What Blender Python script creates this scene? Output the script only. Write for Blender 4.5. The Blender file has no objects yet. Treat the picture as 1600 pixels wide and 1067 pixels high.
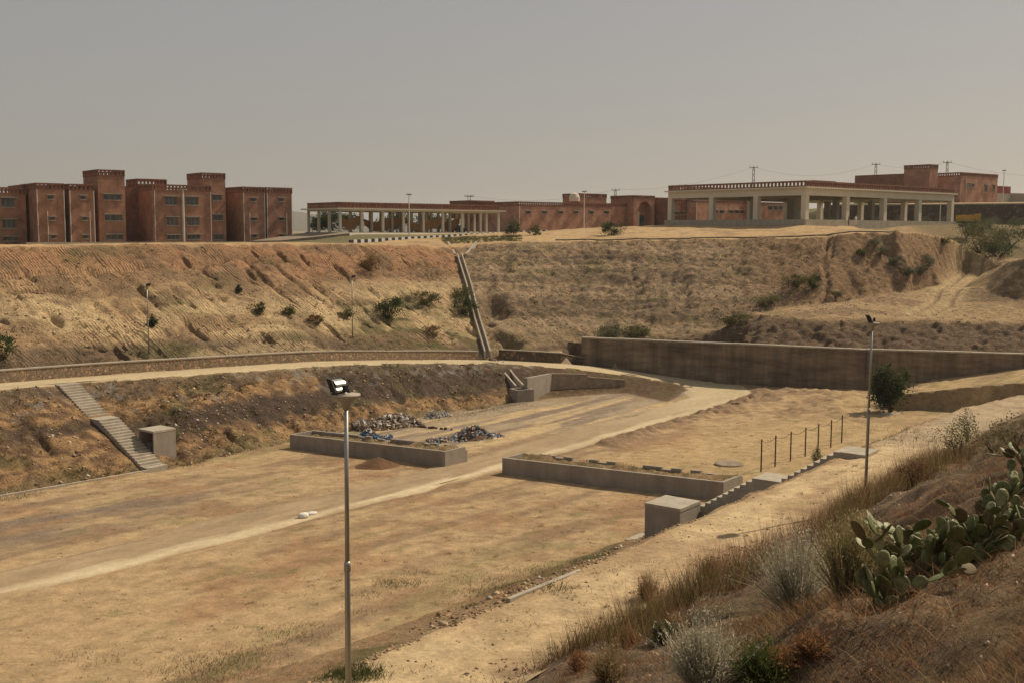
import bpy, math, random
import numpy as np
from mathutils import Vector, Matrix
from mathutils.geometry import delaunay_2d_cdt
random.seed(7); rng = np.random.default_rng(7)
scn = bpy.context.scene
COL = scn.collection

# ------------------------------------------------------------------ camera
F_PX, Y_HOR, CAM_Z, ROLL = 1722.0, 360.0, 20.0, 0.004
pitch = math.atan((533.5 - Y_HOR) / F_PX)
cp, sp = math.cos(pitch), math.sin(pitch)
FW = np.array([0, cp, -sp]); UP0 = np.array([0, sp, cp]); RT0 = np.array([1., 0, 0])
RT = RT0 * math.cos(ROLL) + UP0 * math.sin(ROLL); UP = UP0 * math.cos(ROLL) - RT0 * math.sin(ROLL)
CAM = np.array([0, 0, CAM_Z])
cam = bpy.data.cameras.new('camera'); cam_o = bpy.data.objects.new('camera', cam); COL.objects.link(cam_o)
cam.sensor_width = 36; cam.lens = 36 * F_PX / 1600; cam.clip_start = 0.2; cam.clip_end = 20000
M = Matrix(((RT[0], UP[0], -FW[0], 0), (RT[1], UP[1], -FW[1], 0), (RT[2], UP[2], -FW[2], CAM_Z), (0, 0, 0, 1)))
cam_o.matrix_world = M
scn.camera = cam_o

# ------------------------------------------------------------------ sky, sun, exposure
SUN_AZ, SUN_EL = math.radians(58), math.radians(46)
w = bpy.data.worlds.new('World'); scn.world = w; w.use_nodes = True
nt = w.node_tree; nt.nodes.clear()
sky = nt.nodes.new('ShaderNodeTexSky'); sky.sky_type = 'NISHITA'; sky.sun_disc = False
sky.sun_elevation = SUN_EL; sky.sun_rotation = SUN_AZ; sky.air_density = 1.0; sky.dust_density = 2.0; sky.ozone_density = 1.0
tint = nt.nodes.new('ShaderNodeMix'); tint.data_type = 'RGBA'; tint.blend_type = 'MULTIPLY'; tint.inputs[0].default_value = 1
tint.inputs[7].default_value = (1.14, 0.99, 0.88, 1)
bg = nt.nodes.new('ShaderNodeBackground'); bg.inputs[1].default_value = 0.055
wo = nt.nodes.new('ShaderNodeOutputWorld')
nt.links.new(sky.outputs[0], tint.inputs[6]); veil = nt.nodes.new('ShaderNodeMix'); veil.data_type = 'RGBA'; veil.inputs[0].default_value = .6; veil.inputs[7].default_value = (8.0, 7.65, 7.3, 1)   # even dust veil over the whole sky
nt.links.new(tint.outputs[2], veil.inputs[6]); nt.links.new(veil.outputs[2], bg.inputs[0]); nt.links.new(bg.outputs[0], wo.inputs[0])
sl = bpy.data.lights.new('sun', 'SUN'); sl.energy = 4.9; sl.angle = math.radians(0.6); sl.color = (1.0, 0.84, 0.62)
so = bpy.data.objects.new('sun', sl); COL.objects.link(so)
sd = Vector((math.sin(SUN_AZ) * math.cos(SUN_EL), math.cos(SUN_AZ) * math.cos(SUN_EL), math.sin(SUN_EL)))
so.rotation_euler = sd.to_track_quat('Z', 'Y').to_euler(); so.location = (60, 60, 120)
vs = scn.view_settings; vs.view_transform = 'Standard'; vs.look = 'None'; vs.gamma = 1; vs.exposure = -0.06
try: vs.use_curve_mapping = False
except Exception: pass
scn.cycles.max_bounces = 5; scn.cycles.diffuse_bounces = 3; scn.cycles.volume_bounces = 0

# ------------------------------------------------------------------ survey helpers (site axes a, b ; a pixel plus a distance gives a point)
_az = math.radians(127.5)
A = np.array([math.sin(_az), math.cos(_az)]); B = np.array([-A[1], A[0]])
def ray(u, v): return FW + RT * (u - 800) / F_PX - UP * (v - 533.5) / F_PX
def D(u, v, d): return CAM + ray(u, v) * d
def AB(a, b, z): return np.array([a * A[0] + b * B[0], a * A[1] + b * B[1], z])
def toab(p): return float(p[0] * A[0] + p[1] * A[1]), float(p[0] * B[0] + p[1] * B[1])
def zf(a, b): return 5.9065 + 0.041895 * a - 0.020409 * b
def FP(u, v):
    r = ray(u, v); ra = r[0] * A[0] + r[1] * A[1]; rb = r[0] * B[0] + r[1] * B[1]
    t = (5.9065 - CAM_Z) / (r[2] - 0.041895 * ra + 0.020409 * rb); return CAM + r * t

# ------------------------------------------------------------------ numpy noise
def vnoise(x, y, seed=0):
    x = np.asarray(x, float) + seed * 17.31; y = np.asarray(y, float) - seed * 9.77
    xi = np.floor(x).astype(np.int64); yi = np.floor(y).astype(np.int64); fx = x - xi; fy = y - yi
    fx = fx * fx * (3 - 2 * fx); fy = fy * fy * (3 - 2 * fy)
    def h(i, j):
        n = (i * 374761393 + j * 668265263 + seed * 1442695041) & 0xffffffff
        n = ((n ^ (n >> 13)) * 1274126177) & 0xffffffff
        return ((n ^ (n >> 16)) & 0xffff) / 65535.0
    return (h(xi, yi) * (1 - fx) + h(xi + 1, yi) * fx) * (1 - fy) + (h(xi, yi + 1) * (1 - fx) + h(xi + 1, yi + 1) * fx) * fy
def fbm(x, y, o=4, seed=0):
    s = 0; a = .5; t = 0
    for k in range(o):
        s = s + a * vnoise(x * 2 ** k, y * 2 ** k, seed + k * 3); t += a; a *= .5
    return s / t
def ridge(x, y, o=3, seed=0):
    s = 0; a = .5; t = 0
    for k in range(o):
        s = s + a * (1 - np.abs(2 * vnoise(x * 2 ** k, y * 2 ** k, seed + k * 5) - 1)); t += a; a *= .5
    return s / t
def sstep(x, a, b):
    t = np.clip((x - a) / (b - a), 0, 1); return t * t * (3 - 2 * t)

# ------------------------------------------------------------------ materials
MATS = {}
def node_mat(name):
    m = bpy.data.materials.new(name); m.use_nodes = True
    return m, m.node_tree, m.node_tree.nodes['Principled BSDF']
def mat(name, col, rough=.85, var=.18, scale=3.0, bump=0.0, metal=0.0, streak=False, spec=.3):
    if name in MATS: return MATS[name]
    m, t, p = node_mat(name)
    geo = t.nodes.new('ShaderNodeNewGeometry'); mp = t.nodes.new('ShaderNodeMapping')
    mp.inputs['Scale'].default_value = (scale, scale, scale * (.12 if streak else 1))
    n1 = t.nodes.new('ShaderNodeTexNoise'); n1.inputs['Scale'].default_value = 1; n1.inputs['Detail'].default_value = 5; n1.inputs['Roughness'].default_value = .65
    t.links.new(geo.outputs['Position'], mp.inputs[0]); t.links.new(mp.outputs[0], n1.inputs['Vector'])
    mr = t.nodes.new('ShaderNodeMapRange'); mr.inputs[1].default_value = .25; mr.inputs[2].default_value = .75
    mr.inputs[3].default_value = 1 - var * 1.6; mr.inputs[4].default_value = 1 + var
    t.links.new(n1.outputs[0], mr.inputs[0])
    mx = t.nodes.new('ShaderNodeVectorMath'); mx.operation = 'SCALE'; mx.inputs[0].default_value = col
    t.links.new(mr.outputs[0], mx.inputs['Scale']); t.links.new(mx.outputs[0], p.inputs['Base Color'])
    p.inputs['Roughness'].default_value = rough; p.inputs['Metallic'].default_value = metal
    p.inputs['Specular IOR Level'].default_value = spec
    if bump:
        n2 = t.nodes.new('ShaderNodeTexNoise'); n2.inputs['Scale'].default_value = scale * 4; n2.inputs['Detail'].default_value = 6
        t.links.new(geo.outputs['Position'], n2.inputs['Vector'])
        b = t.nodes.new('ShaderNodeBump'); b.inputs['Strength'].default_value = bump; b.inputs['Distance'].default_value = .05
        t.links.new(n2.outputs[0], b.inputs['Height']); t.links.new(b.outputs[0], p.inputs['Normal'])
    MATS[name] = m; return m
def soil_mat(name, s1=2.2, s2=9.0, bump=.6, dist=.12, var=.35, wave=0.0):
    m, t, p = node_mat(name)
    at = t.nodes.new('ShaderNodeAttribute'); at.attribute_name = 'Col'
    geo = t.nodes.new('ShaderNodeNewGeometry')
    n1 = t.nodes.new('ShaderNodeTexNoise'); n1.inputs['Scale'].default_value = s1; n1.inputs['Detail'].default_value = 8; n1.inputs['Roughness'].default_value = .72
    n2 = t.nodes.new('ShaderNodeTexNoise'); n2.inputs['Scale'].default_value = s2; n2.inputs['Detail'].default_value = 6; n2.inputs['Roughness'].default_value = .7
    for n in (n1, n2): t.links.new(geo.outputs['Position'], n.inputs['Vector'])
    mr = t.nodes.new('ShaderNodeMapRange'); mr.inputs[1].default_value = .3; mr.inputs[2].default_value = .7; mr.inputs[3].default_value = 1 - var; mr.inputs[4].default_value = 1 + var * .75
    mr2 = t.nodes.new('ShaderNodeMapRange'); mr2.inputs[1].default_value = .3; mr2.inputs[2].default_value = .7; mr2.inputs[3].default_value = 1 - var * .8; mr2.inputs[4].default_value = 1 + var * .5
    t.links.new(n1.outputs[0], mr.inputs[0]); t.links.new(n2.outputs[0], mr2.inputs[0])
    mm = t.nodes.new('ShaderNodeMath'); mm.operation = 'MULTIPLY'; t.links.new(mr.outputs[0], mm.inputs[0]); t.links.new(mr2.outputs[0], mm.inputs[1])
    mx = t.nodes.new('ShaderNodeVectorMath'); mx.operation = 'SCALE'; t.links.new(at.outputs['Color'], mx.inputs[0]); t.links.new(mm.outputs[0], mx.inputs['Scale'])
    t.links.new(mx.outputs[0], p.inputs['Base Color']); p.inputs['Roughness'].default_value = .95; p.inputs['Specular IOR Level'].default_value = .1
    ad = t.nodes.new('ShaderNodeMath'); ad.operation = 'MULTIPLY_ADD'; ad.inputs[1].default_value = 1.8
    t.links.new(n1.outputs[0], ad.inputs[0]); t.links.new(n2.outputs[0], ad.inputs[2])
    b = t.nodes.new('ShaderNodeBump'); b.inputs['Strength'].default_value = bump; b.inputs['Distance'].default_value = dist
    hout = ad.outputs[0]
    if wave:                                   # ridges pressed by machine tracks, running down the slope
        dt = t.nodes.new('ShaderNodeVectorMath'); dt.operation = 'DOT_PRODUCT'; dt.inputs[1].default_value = (.609 * 19, .793 * 19, 0); t.links.new(geo.outputs['Position'], dt.inputs[0])
        n3 = t.nodes.new('ShaderNodeTexNoise'); n3.inputs['Scale'].default_value = .35; n3.inputs['Detail'].default_value = 3; t.links.new(geo.outputs['Position'], n3.inputs['Vector'])
        w1 = t.nodes.new('ShaderNodeMath'); w1.operation = 'MULTIPLY_ADD'; w1.inputs[1].default_value = 9.0; t.links.new(n3.outputs[0], w1.inputs[0]); t.links.new(dt.outputs['Value'], w1.inputs[2])
        sn = t.nodes.new('ShaderNodeMath'); sn.operation = 'SINE'; t.links.new(w1.outputs[0], sn.inputs[0])
        n4 = t.nodes.new('ShaderNodeTexNoise'); n4.inputs['Scale'].default_value = .16; n4.inputs['Detail'].default_value = 4; t.links.new(geo.outputs['Position'], n4.inputs['Vector'])
        mk_ = t.nodes.new('ShaderNodeMapRange'); mk_.inputs[1].default_value = .47; mk_.inputs[2].default_value = .62; mk_.inputs[3].default_value = 0; mk_.inputs[4].default_value = wave; t.links.new(n4.outputs[0], mk_.inputs[0])
        w2 = t.nodes.new('ShaderNodeMath'); w2.operation = 'MULTIPLY_ADD'; t.links.new(sn.outputs[0], w2.inputs[0]); t.links.new(mk_.outputs[0], w2.inputs[1]); t.links.new(ad.outputs[0], w2.inputs[2]); hout = w2.outputs[0]
    t.links.new(hout, b.inputs['Height']); t.links.new(b.outputs[0], p.inputs['Normal'])
    return m
def vcol_mat(name, rough=.8, trans=0.0):
    m, t, p = node_mat(name)
    at = t.nodes.new('ShaderNodeAttribute'); at.attribute_name = 'Col'
    t.links.new(at.outputs['Color'], p.inputs['Base Color']); p.inputs['Roughness'].default_value = rough; p.inputs['Specular IOR Level'].default_value = .15
    if trans:
        tr = t.nodes.new('ShaderNodeBsdfTranslucent'); ms = t.nodes.new('ShaderNodeMixShader'); ms.inputs[0].default_value = trans
        t.links.new(at.outputs['Color'], tr.inputs[0]); out = t.nodes['Material Output']
        t.links.new(p.outputs[0], ms.inputs[1]); t.links.new(tr.outputs[0], ms.inputs[2]); t.links.new(ms.outputs[0], out.inputs[0])
    return m
def wall_mat(name, stone, mortar, sc=4.0, brick=False):
    m, t, p = node_mat(name)
    geo = t.nodes.new('ShaderNodeNewGeometry')
    v = t.nodes.new('ShaderNodeTexVoronoi'); v.feature = 'DISTANCE_TO_EDGE'; v.inputs['Scale'].default_value = sc
    vc = t.nodes.new('ShaderNodeTexVoronoi'); vc.inputs['Scale'].default_value = sc
    for n in (v, vc): t.links.new(geo.outputs['Position'], n.inputs['Vector'])
    hsv = t.nodes.new('ShaderNodeSeparateColor'); t.links.new(vc.outputs['Color'], hsv.inputs[0])
    cr = t.nodes.new('ShaderNodeValToRGB'); e = cr.color_ramp.elements
    e[0].color = (*[c * .6 for c in stone], 1); e[1].color = (min(1, stone[0] * 1.9), min(1, stone[1] * 1.75), min(1, stone[2] * 1.6), 1)
    el = cr.color_ramp.elements.new(.55); el.color = (*stone, 1); el2 = cr.color_ramp.elements.new(.8); el2.color = (stone[0] * 1.25, stone[1] * 1.05, stone[2] * .9, 1)
    t.links.new(hsv.outputs[0], cr.inputs[0])
    st = t.nodes.new('ShaderNodeMapRange'); st.inputs[1].default_value = .02; st.inputs[2].default_value = .12
    t.links.new(v.outputs[0], st.inputs[0])
    mx = t.nodes.new('ShaderNodeMix'); mx.data_type = 'RGBA'; mx.inputs[6].default_value = (*mortar, 1)
    t.links.new(st.outputs[0], mx.inputs[0]); t.links.new(cr.outputs[0], mx.inputs[7]); t.links.new(mx.outputs[2], p.inputs['Base Color'])
    b = t.nodes.new('ShaderNodeBump'); b.inputs['Strength'].default_value = .8; b.inputs['Distance'].default_value = .05
    t.links.new(st.outputs[0], b.inputs['Height']); t.links.new(b.outputs[0], p.inputs['Normal'])
    p.inputs['Roughness'].default_value = .95; p.inputs['Specular IOR Level'].default_value = .1
    return m

m_soil = soil_mat('slope_soil', 1.5, 5.5, 1.0, .27, .45)
m_track = soil_mat('tracked_slope_soil', 1.5, 5.0, 1.0, .25, .42, .26)
m_field = soil_mat('field_soil', 1.1, 7.0, .55, .07, .34)
m_bank = soil_mat('bank_soil', 3.0, 16.0, .9, .12, .42)
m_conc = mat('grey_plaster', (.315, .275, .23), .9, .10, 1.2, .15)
m_conc2 = mat('pale_concrete', (.40, .355, .285), .9, .14, 2.0, .3)
m_rwall = mat('stained_concrete', (.21, .16, .115), .92, .34, .9, .4, streak=True)
def patchy_tone(m, sc=.35, lo=.55, hi=1.25, zs=1.0):
    t = m.node_tree; p = t.nodes['Principled BSDF']; src = p.inputs['Base Color'].links[0].from_socket
    geo = t.nodes.new('ShaderNodeNewGeometry'); mp = t.nodes.new('ShaderNodeMapping'); mp.inputs['Scale'].default_value = (sc, sc, sc * zs); n = t.nodes.new('ShaderNodeTexNoise'); n.inputs['Scale'].default_value = 1; n.inputs['Detail'].default_value = 7; n.inputs['Roughness'].default_value = .7
    t.links.new(geo.outputs['Position'], mp.inputs[0]); t.links.new(mp.outputs[0], n.inputs['Vector'])
    mr = t.nodes.new('ShaderNodeMapRange'); mr.inputs[1].default_value = .32; mr.inputs[2].default_value = .68; mr.inputs[3].default_value = lo; mr.inputs[4].default_value = hi; t.links.new(n.outputs[0], mr.inputs[0])
    v = t.nodes.new('ShaderNodeVectorMath'); v.operation = 'SCALE'; t.links.new(src, v.inputs[0]); t.links.new(mr.outputs[0], v.inputs['Scale']); t.links.new(v.outputs[0], p.inputs['Base Color'])
patchy_tone(m_rwall, .22, .5, 1.35, 4.5); patchy_tone(m_conc, .9, .78, 1.14, .25); patchy_tone(m_conc2, .9, .8, 1.12)
m_brick = mat('red_brick', (.355, .19, .128), .95, .24, .8, .2)
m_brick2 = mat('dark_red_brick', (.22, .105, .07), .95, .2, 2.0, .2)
m_brick3 = mat('pink_brick', (.40, .225, .16), .95, .18, .7, .2)
patchy_tone(m_brick, .3, .72, 1.2); patchy_tone(m_brick3, .35, .75, 1.2); patchy_tone(m_brick2, .5, .75, 1.15)
m_cream = mat('cream_plaster', (.60, .56, .46), .85, .06, .5)
m_hood = mat('hood_concrete', (.36, .33, .28), .9, .15, 1)
m_glass = mat('window_glass', (.025, .027, .03), .12, .3, .9, spec=.5)
patchy_tone(m_glass, .55, .4, 5.0)  # pale patches in the pane colour: curtains and painted reflections
m_wframe = mat('window_frame_paint', (.33, .31, .28), .6, .05, 2)
m_pipe = mat('white_pipe', (.62, .60, .55), .6, .06, 1)
m_steel = mat('galvanised_steel', (.36, .35, .33), .45, .08, 6, metal=.6)
m_chrome = mat('polished_reflector', (.58, .56, .53), .4, .04, 8, metal=1.0)
m_black = mat('black_casing', (.02, .02, .022), .5, .1, 5)
m_rust = mat('rusty_steel', (.085, .045, .03), .8, .3, 8)
m_white = mat('white_paint', (.72, .70, .66), .7, .06, 3)
m_blackp = mat('black_paint', (.03, .03, .032), .7, .1, 3)
m_stone = wall_mat('rubble_stone', (.30, .225, .155), (.23, .185, .135), 4.2)
m_dstone = wall_mat('dark_stone', (.115, .09, .07), (.08, .065, .052), 2.2)
m_leaf = vcol_mat('foliage', .8, .42)
m_pile = vcol_mat('litter', .75)
m_wire = mat('wire', (.12, .11, .10), .7, .05, 1)
m_net = mat('orange_net', (.36, .20, .09), .9, .25, 2)
m_red = mat('red_sheet_metal', (.22, .035, .03), .7, .15, 2)
m_yel = mat('yellow_machine_paint', (.50, .31, .05), .6, .15, 3)
m_rubwall = mat('raw_concrete', (.27, .215, .16), .92, .3, 1.4, .5)

# ------------------------------------------------------------------ object helpers
def put(o, label=None, cat=None, group=None, kind=None, parent=None):
    COL.objects.link(o)
    if label: o['label'] = label
    if cat: o['category'] = cat
    if group: o['group'] = group
    if kind: o['kind'] = kind
    if parent is not None: o.parent = parent
    return o
def thing(name, label, cat, loc=(0, 0, 0), group=None):
    o = bpy.data.objects.new(name, None); o.location = Vector([float(c) for c in loc]); o.empty_display_size = .3
    put(o, label, cat, group); return o
def copy_tree(o, parent=None):
    c = o.copy(); COL.objects.link(c)
    if parent is not None: c.parent = parent
    for ch in o.children: copy_tree(ch, c)
    return c
class MB:
    """collects faces in world or local coordinates; build() links one mesh object"""
    def __init__(s): s.v = []; s.f = []; s.c = []
    def add(s, vs_, fs_, col=None):
        k = len(s.v); s.v += [tuple(float(q) for q in p) for p in vs_]; s.f += [tuple(i + k for i in f) for f in fs_]
        if col is not None: s.c += [col] * len(vs_)
    def hexa(s, p8, col=None):
        s.add(p8, [(0, 3, 2, 1), (4, 5, 6, 7), (0, 1, 5, 4), (1, 2, 6, 5), (2, 3, 7, 6), (3, 0, 4, 7)], col)
    def box(s, x0, x1, y0, y1, z0, z1, fr=None, col=None):
        P = [(x0, y0, z0), (x1, y0, z0), (x1, y1, z0), (x0, y1, z0), (x0, y0, z1), (x1, y0, z1), (x1, y1, z1), (x0, y1, z1)]
        if fr: P = [fr(*p) for p in P]
        s.hexa(P, col)
    def tube(s, p, q, r0, r1=None, n=8, col=None, cap=True):
        r1 = r0 if r1 is None else r1
        p = Vector([float(c) for c in p]); q = Vector([float(c) for c in q]); d = (q - p).normalized()
        e = d.orthogonal().normalized(); g = d.cross(e)
        vs_ = []
        for c, r in ((p, r0), (q, r1)):
            for i in range(n):
                t = 2 * math.pi * i / n; vs_.append(c + (e * math.cos(t) + g * math.sin(t)) * r)
        fs_ = [(i, (i + 1) % n, n + (i + 1) % n, n + i) for i in range(n)]
        if cap: fs_ += [tuple(range(n))[::-1], tuple(range(n, 2 * n))]
        s.add(vs_, fs_, col)
    def lathe(s, prof, n=14, o=(0, 0, 0), col=None):
        vs_ = [(o[0] + r * math.cos(2 * math.pi * i / n), o[1] + r * math.sin(2 * math.pi * i / n), o[2] + z) for r, z in prof for i in range(n)]
        fs_ = [(k * n + i, k * n + (i + 1) % n, (k + 1) * n + (i + 1) % n, (k + 1) * n + i) for k in range(len(prof) - 1) for i in range(n)]
        fs_ += [tuple(range(n))[::-1], tuple((len(prof) - 1) * n + i for i in range(n))]
        s.add(vs_, fs_, col)
    def build(s, name, m, parent=None, label=None, cat=None, group=None, kind=None, local=None, smooth=False):
        me = bpy.data.meshes.new(name)
        v = s.v
        if parent is not None and local is None: L = parent.location; v = [(p[0] - L.x, p[1] - L.y, p[2] - L.z) for p in v]
        o = None
        if parent is None and local is None and v:
            ar = np.array(v); c = np.array([ar[:, 0].mean(), ar[:, 1].mean(), ar[:, 2].min()]); v = (ar - c).tolist()
        me.from_pydata(v, [], s.f); me.materials.append(m)
        if s.c:
            at = me.color_attributes.new('Col', 'FLOAT_COLOR', 'POINT')
            at.data.foreach_set('color', np.array([(*c, 1) if len(c) == 3 else c for c in s.c], np.float32).ravel())
        if smooth: me.polygons.foreach_set('use_smooth', [True] * len(me.polygons))
        me.update()
        o = bpy.data.objects.new(name, me)
        if parent is None and local is None and s.v: o.location = Vector(c.tolist())
        put(o, label, cat, group, kind, parent); return o
def np_mesh(name, V, Q, m, col=None, parent=None, smooth=False, **kw):
    """V (n,3), Q (k,3 or 4)"""
    V = np.asarray(V, np.float32); Q = np.asarray(Q, np.int32); k = Q.shape[1]
    c0 = V.mean(0); c0[2] = V[:, 2].min()
    if parent is not None: c0 = np.array(parent.location, np.float32)
    me = bpy.data.meshes.new(name)
    me.vertices.add(len(V)); me.vertices.foreach_set('co', (V - c0).ravel())
    me.loops.add(Q.size); me.loops.foreach_set('vertex_index', Q.ravel())
    me.polygons.add(len(Q)); me.polygons.foreach_set('loop_start', np.arange(0, Q.size, k, dtype=np.int32))
    if smooth:
        nz_ = np.ones(len(Q))
        if k == 4:
            n_ = np.cross(V[Q[:, 2]] - V[Q[:, 0]], V[Q[:, 3]] - V[Q[:, 1]]); nz_ = np.abs(n_[:, 2]) / (np.linalg.norm(n_, axis=1) + 1e-9)
        me.polygons.foreach_set('use_smooth', nz_ > .55)
    me.update(calc_edges=True); me.validate()
    if col is not None:
        at = me.color_attributes.new('Col', 'FLOAT_COLOR', 'POINT'); c = np.ones((len(V), 4), np.float32); c[:, :3] = col
        at.data.foreach_set('color', c.ravel())
    me.materials.append(m)
    o = bpy.data.objects.new(name, me)
    if parent is None: o.location = Vector(c0.tolist())
    put(o, parent=parent, **kw); return o
def frame(o, az):
    az = math.radians(az); ux = (math.sin(az), math.cos(az)); uy = (-ux[1], ux[0])
    return lambda x, y, z: (o[0] + ux[0] * x + uy[0] * y, o[1] + ux[1] * x + uy[1] * y, z)
ABF = lambda a, b, z: AB(a, b, z)

# ------------------------------------------------------------------ terrain: survey lines
PTS = []
def shf(b): return 0.007 * np.maximum(np.asarray(b, float) - 58, 0) ** 2
def L(pts, step=1.5):
    pts = [np.asarray(p, float) for p in pts]
    for p, q in zip(pts[:-1], pts[1:]):
        n = max(1, int(np.linalg.norm(q[:2] - p[:2]) / step))
        for i in range(n): PTS.append(p + (q - p) * i / n)
    PTS.append(pts[-1])
for a, z in ((30, 19), (6, 18.7), (.3, 18.4), (-.8, 17.8), (-2.2, 16.4), (-4.7, 15.3), (-8, 13.5), (-12, 11.2), (-14.6, 9.95)):
    L([AB(a + shf(b), b, z) for b in (-16, 20, 58, 62, 66, 70, 74, 78, 84, 90, 96)], 2.5)
L([AB(-18.2 + shf(b), b, 9.85) for b in (-16, 20, 58, 62, 66, 70, 74, 78, 84, 90, 96)], 2)
for a in (-30.2, -33): L([AB(a + shf(b), b, zf(a, b)) for b in (-16, 20, 58, 62, 66, 70, 74, 78, 84, 90)], 2)
L([AB(-32.5, 92, zf(-32.5, 92)), AB(-36, 104, zf(-36, 104))], 2); L([AB(-24, 92, 2.4), AB(-22, 100, 2.6), AB(-28, 104, 2.4)], 2)
for a in (-40, -50, -60): L([AB(a, -16, zf(a, -16)), AB(a, 112, zf(a, 112))], 4)
for a, dz in ((-27.2, .0), (-24.5, .0), (-21.2, .0)):
    k = (a + 30.2) / 12.0; dip = {-27.2: .75, -24.5: 1.05, -21.2: .9}[a]
    for b_ in np.arange(-16, 76, 2.0): PTS.append(AB(a + float(shf(b_)), b_, zf(-30.2, b_) * (1 - k) + 9.85 * k - dip * (.55 if 46 < b_ < 56 else 1)))
TOE = [(-71.7, -16), (-71.7, 55), (-73.4, 62), (-74.4, 80), (-74.7, 99)]
L([AB(a, b, zf(a, b)) for a, b in TOE], 1.5)
pit = [FP(862, 621), FP(975, 613), FP(1040, 628)]; L(pit, 1.5)
# road centre line: a, b, z, half width
RD = [(-85.2, -16, 8.6, 1.85), (-85.2, 20, 8.05, 1.85), (-85.2, 48.5, 7.4, 1.85), (-84.2, 65, 6.9, 1.85), (-83.5, 79, 6.3, 1.9), (-83.5, 92, 5.25, 1.9), (-82.6, 101, 4.5, 1.95),
      (-80, 108, 3.8, 2.1), (-76.2, 114.0, 3.05, 2.3), (-70.7, 119.2, 2.1, 2.8), (-65, 121.4, 1.45, 3.3), (-60.5, 119.6, 1.2, 3.5), (-57.6, 113, 1.2, 3.1),
      (-55.6, 103, 1.5, 2.7), (-54.2, 90, 1.82, 2.6), (-52.6, 75, 2.2, 2.6), (-51.2, 60, 2.55, 2.5), (-50.6, 46, 2.87, 2.4), (-50.2, 25, 3.33, 2.4), (-50, -5, 3.95, 2.4)]
def catmull(P, n=8):
    P = np.array(P, float); out = []
    for i in range(len(P) - 1):
        p0 = P[max(i - 1, 0)]; p1 = P[i]; p2 = P[i + 1]; p3 = P[min(i + 2, len(P) - 1)]
        for k in range(n):
            t = k / n; out.append(.5 * ((2 * p1) + (p2 - p0) * t + (2 * p0 - 5 * p1 + 4 * p2 - p3) * t * t + (3 * p1 - p0 - 3 * p2 + p3) * t ** 3))
    out.append(P[-1]); return np.array(out)
RC = catmull(RD, 10)
tg = np.gradient(RC[:, :2], axis=0); tg /= np.linalg.norm(tg, axis=1)[:, None]
RN = np.stack([-tg[:, 1], tg[:, 0]], 1)      # points to the outer side (toward lower a) on the far leg
def rside(off_fn, dz, i0, i1, step=1.5):
    L([AB(RC[i, 0] + RN[i, 0] * off_fn(i), RC[i, 1] + RN[i, 1] * off_fn(i), RC[i, 2] + dz) for i in range(i0, i1)], step)
NB = 110                                      # index where the road reaches the basin floor
rside(lambda i: RC[i, 3] + .15, -.03, 0, 118); rside(lambda i: -(RC[i, 3] + .15), -.03, 0, 118); rside(lambda i: 0, -.03, 0, 118)
iCH = int(np.argmin(np.abs(RC[:, 1] - 104) + (RC[:, 0] > -78) * 99))
rside(lambda i: RC[i, 3] + 1.0, .82, 0, iCH - 3)                 # fill behind the stone wall
rside(lambda i: RC[i, 3] + 1.0, 1.15, iCH + 3, iCH + 15)
# far crest and drainage channel
CREST = [AB(-109, -16, 18.1), AB(-109, 40, 18.1), AB(-109, 70, 18.2), AB(-109.5, 94, 18.2), AB(-109, 121, 17.75)]
L(CREST, 2); L([p + np.array([-1.6 * A[0], -1.6 * A[1], .1]) for p in CREST], 2)
CH = [D(762, 556, 134.5), D(745, 500, 144), D(733, 450, 153), D(718, 402, 163), D(716, 388, 167)]
L(CH[:4], 1.5)
ECR = [D(740, 383, 169), D(780, 379, 169), D(900, 377, 170), D(1000, 376, 169), D(1150, 374, 167), D(1250, 372, 164), D(1310, 367, 163), D(1400, 361, 163), D(1480, 370, 170), D(1520, 392, 178)]
L(ECR, 2)
ETO = [D(785, 548, 137.5), D(850, 541, 142), D(905, 534, 146), D(930, 528, 147), D(1050, 529, 146), D(1120, 516, 147), D(1180, 490, 150), D(1250, 478, 151), D(1330, 467, 152), D(1430, 452, 157), D(1470, 444, 162), D(1500, 426, 173), D(1528, 411, 186)]
L(ETO, 2)
# retaining wall line
WL = [D(910, 527, 143), D(1080, 535, 138), D(1354, 546, 130), D(1600, 553, 126), D(1800, 558, 123)]
for p in WL: p[2] = 6.25
WLa = np.array(WL)
def wall_off(o, zz):
    pts = []
    for i, p in enumerate(WLa):
        t = WLa[min(i + 1, len(WLa) - 1)] - WLa[max(i - 1, 0)]; t = t[:2] / np.linalg.norm(t[:2]); n = np.array([-t[1], t[0]])
        pts.append(np.array([p[0] + n[0] * o, p[1] + n[1] * o, zz[i]]))
    return pts
WB = [1.9, .9, 1.45, 4.6, 6.0]
L(wall_off(-.13, WB), 1.2); L(wall_off(.13, [5.6, 5.9, 5.95, 6.0, 6.0]), 1.2); L(wall_off(-2.5, [1.9, .95, 1.45, 4.7, 6.0]), 1.5)
BE = [D(1080, 530, 143.5), D(1110, 525, 143), D(1145, 514, 142.5), D(1195, 501, 141), D(1250, 497, 139.5), D(1340, 497, 138.5), D(1450, 501, 137), D(1600, 505, 135), D(1780, 508, 133)]
L(BE, 1.5)
L([D(1480, 470, 150), D(1530, 468, 148), D(1600, 470, 146), D(1780, 470, 144)], 3)
L([D(1480, 500, 139), D(1600, 495, 139)], 3)
L([D(1500, 450, 160), D(1528, 430, 172)], 2)
L([D(1552, 425, 156), D(1575, 409, 153), D(1605, 404, 150), D(1700, 396, 148)], 1.5); L([D(1540, 450, 152), D(1548, 466, 147.5)], 1.5)
L([D(1565, 416, 170), D(1600, 412, 170), D(1700, 405, 170)], 2)
L([D(1528, 408, 186), D(1600, 405, 186), D(1720, 403, 186)], 3)
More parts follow.
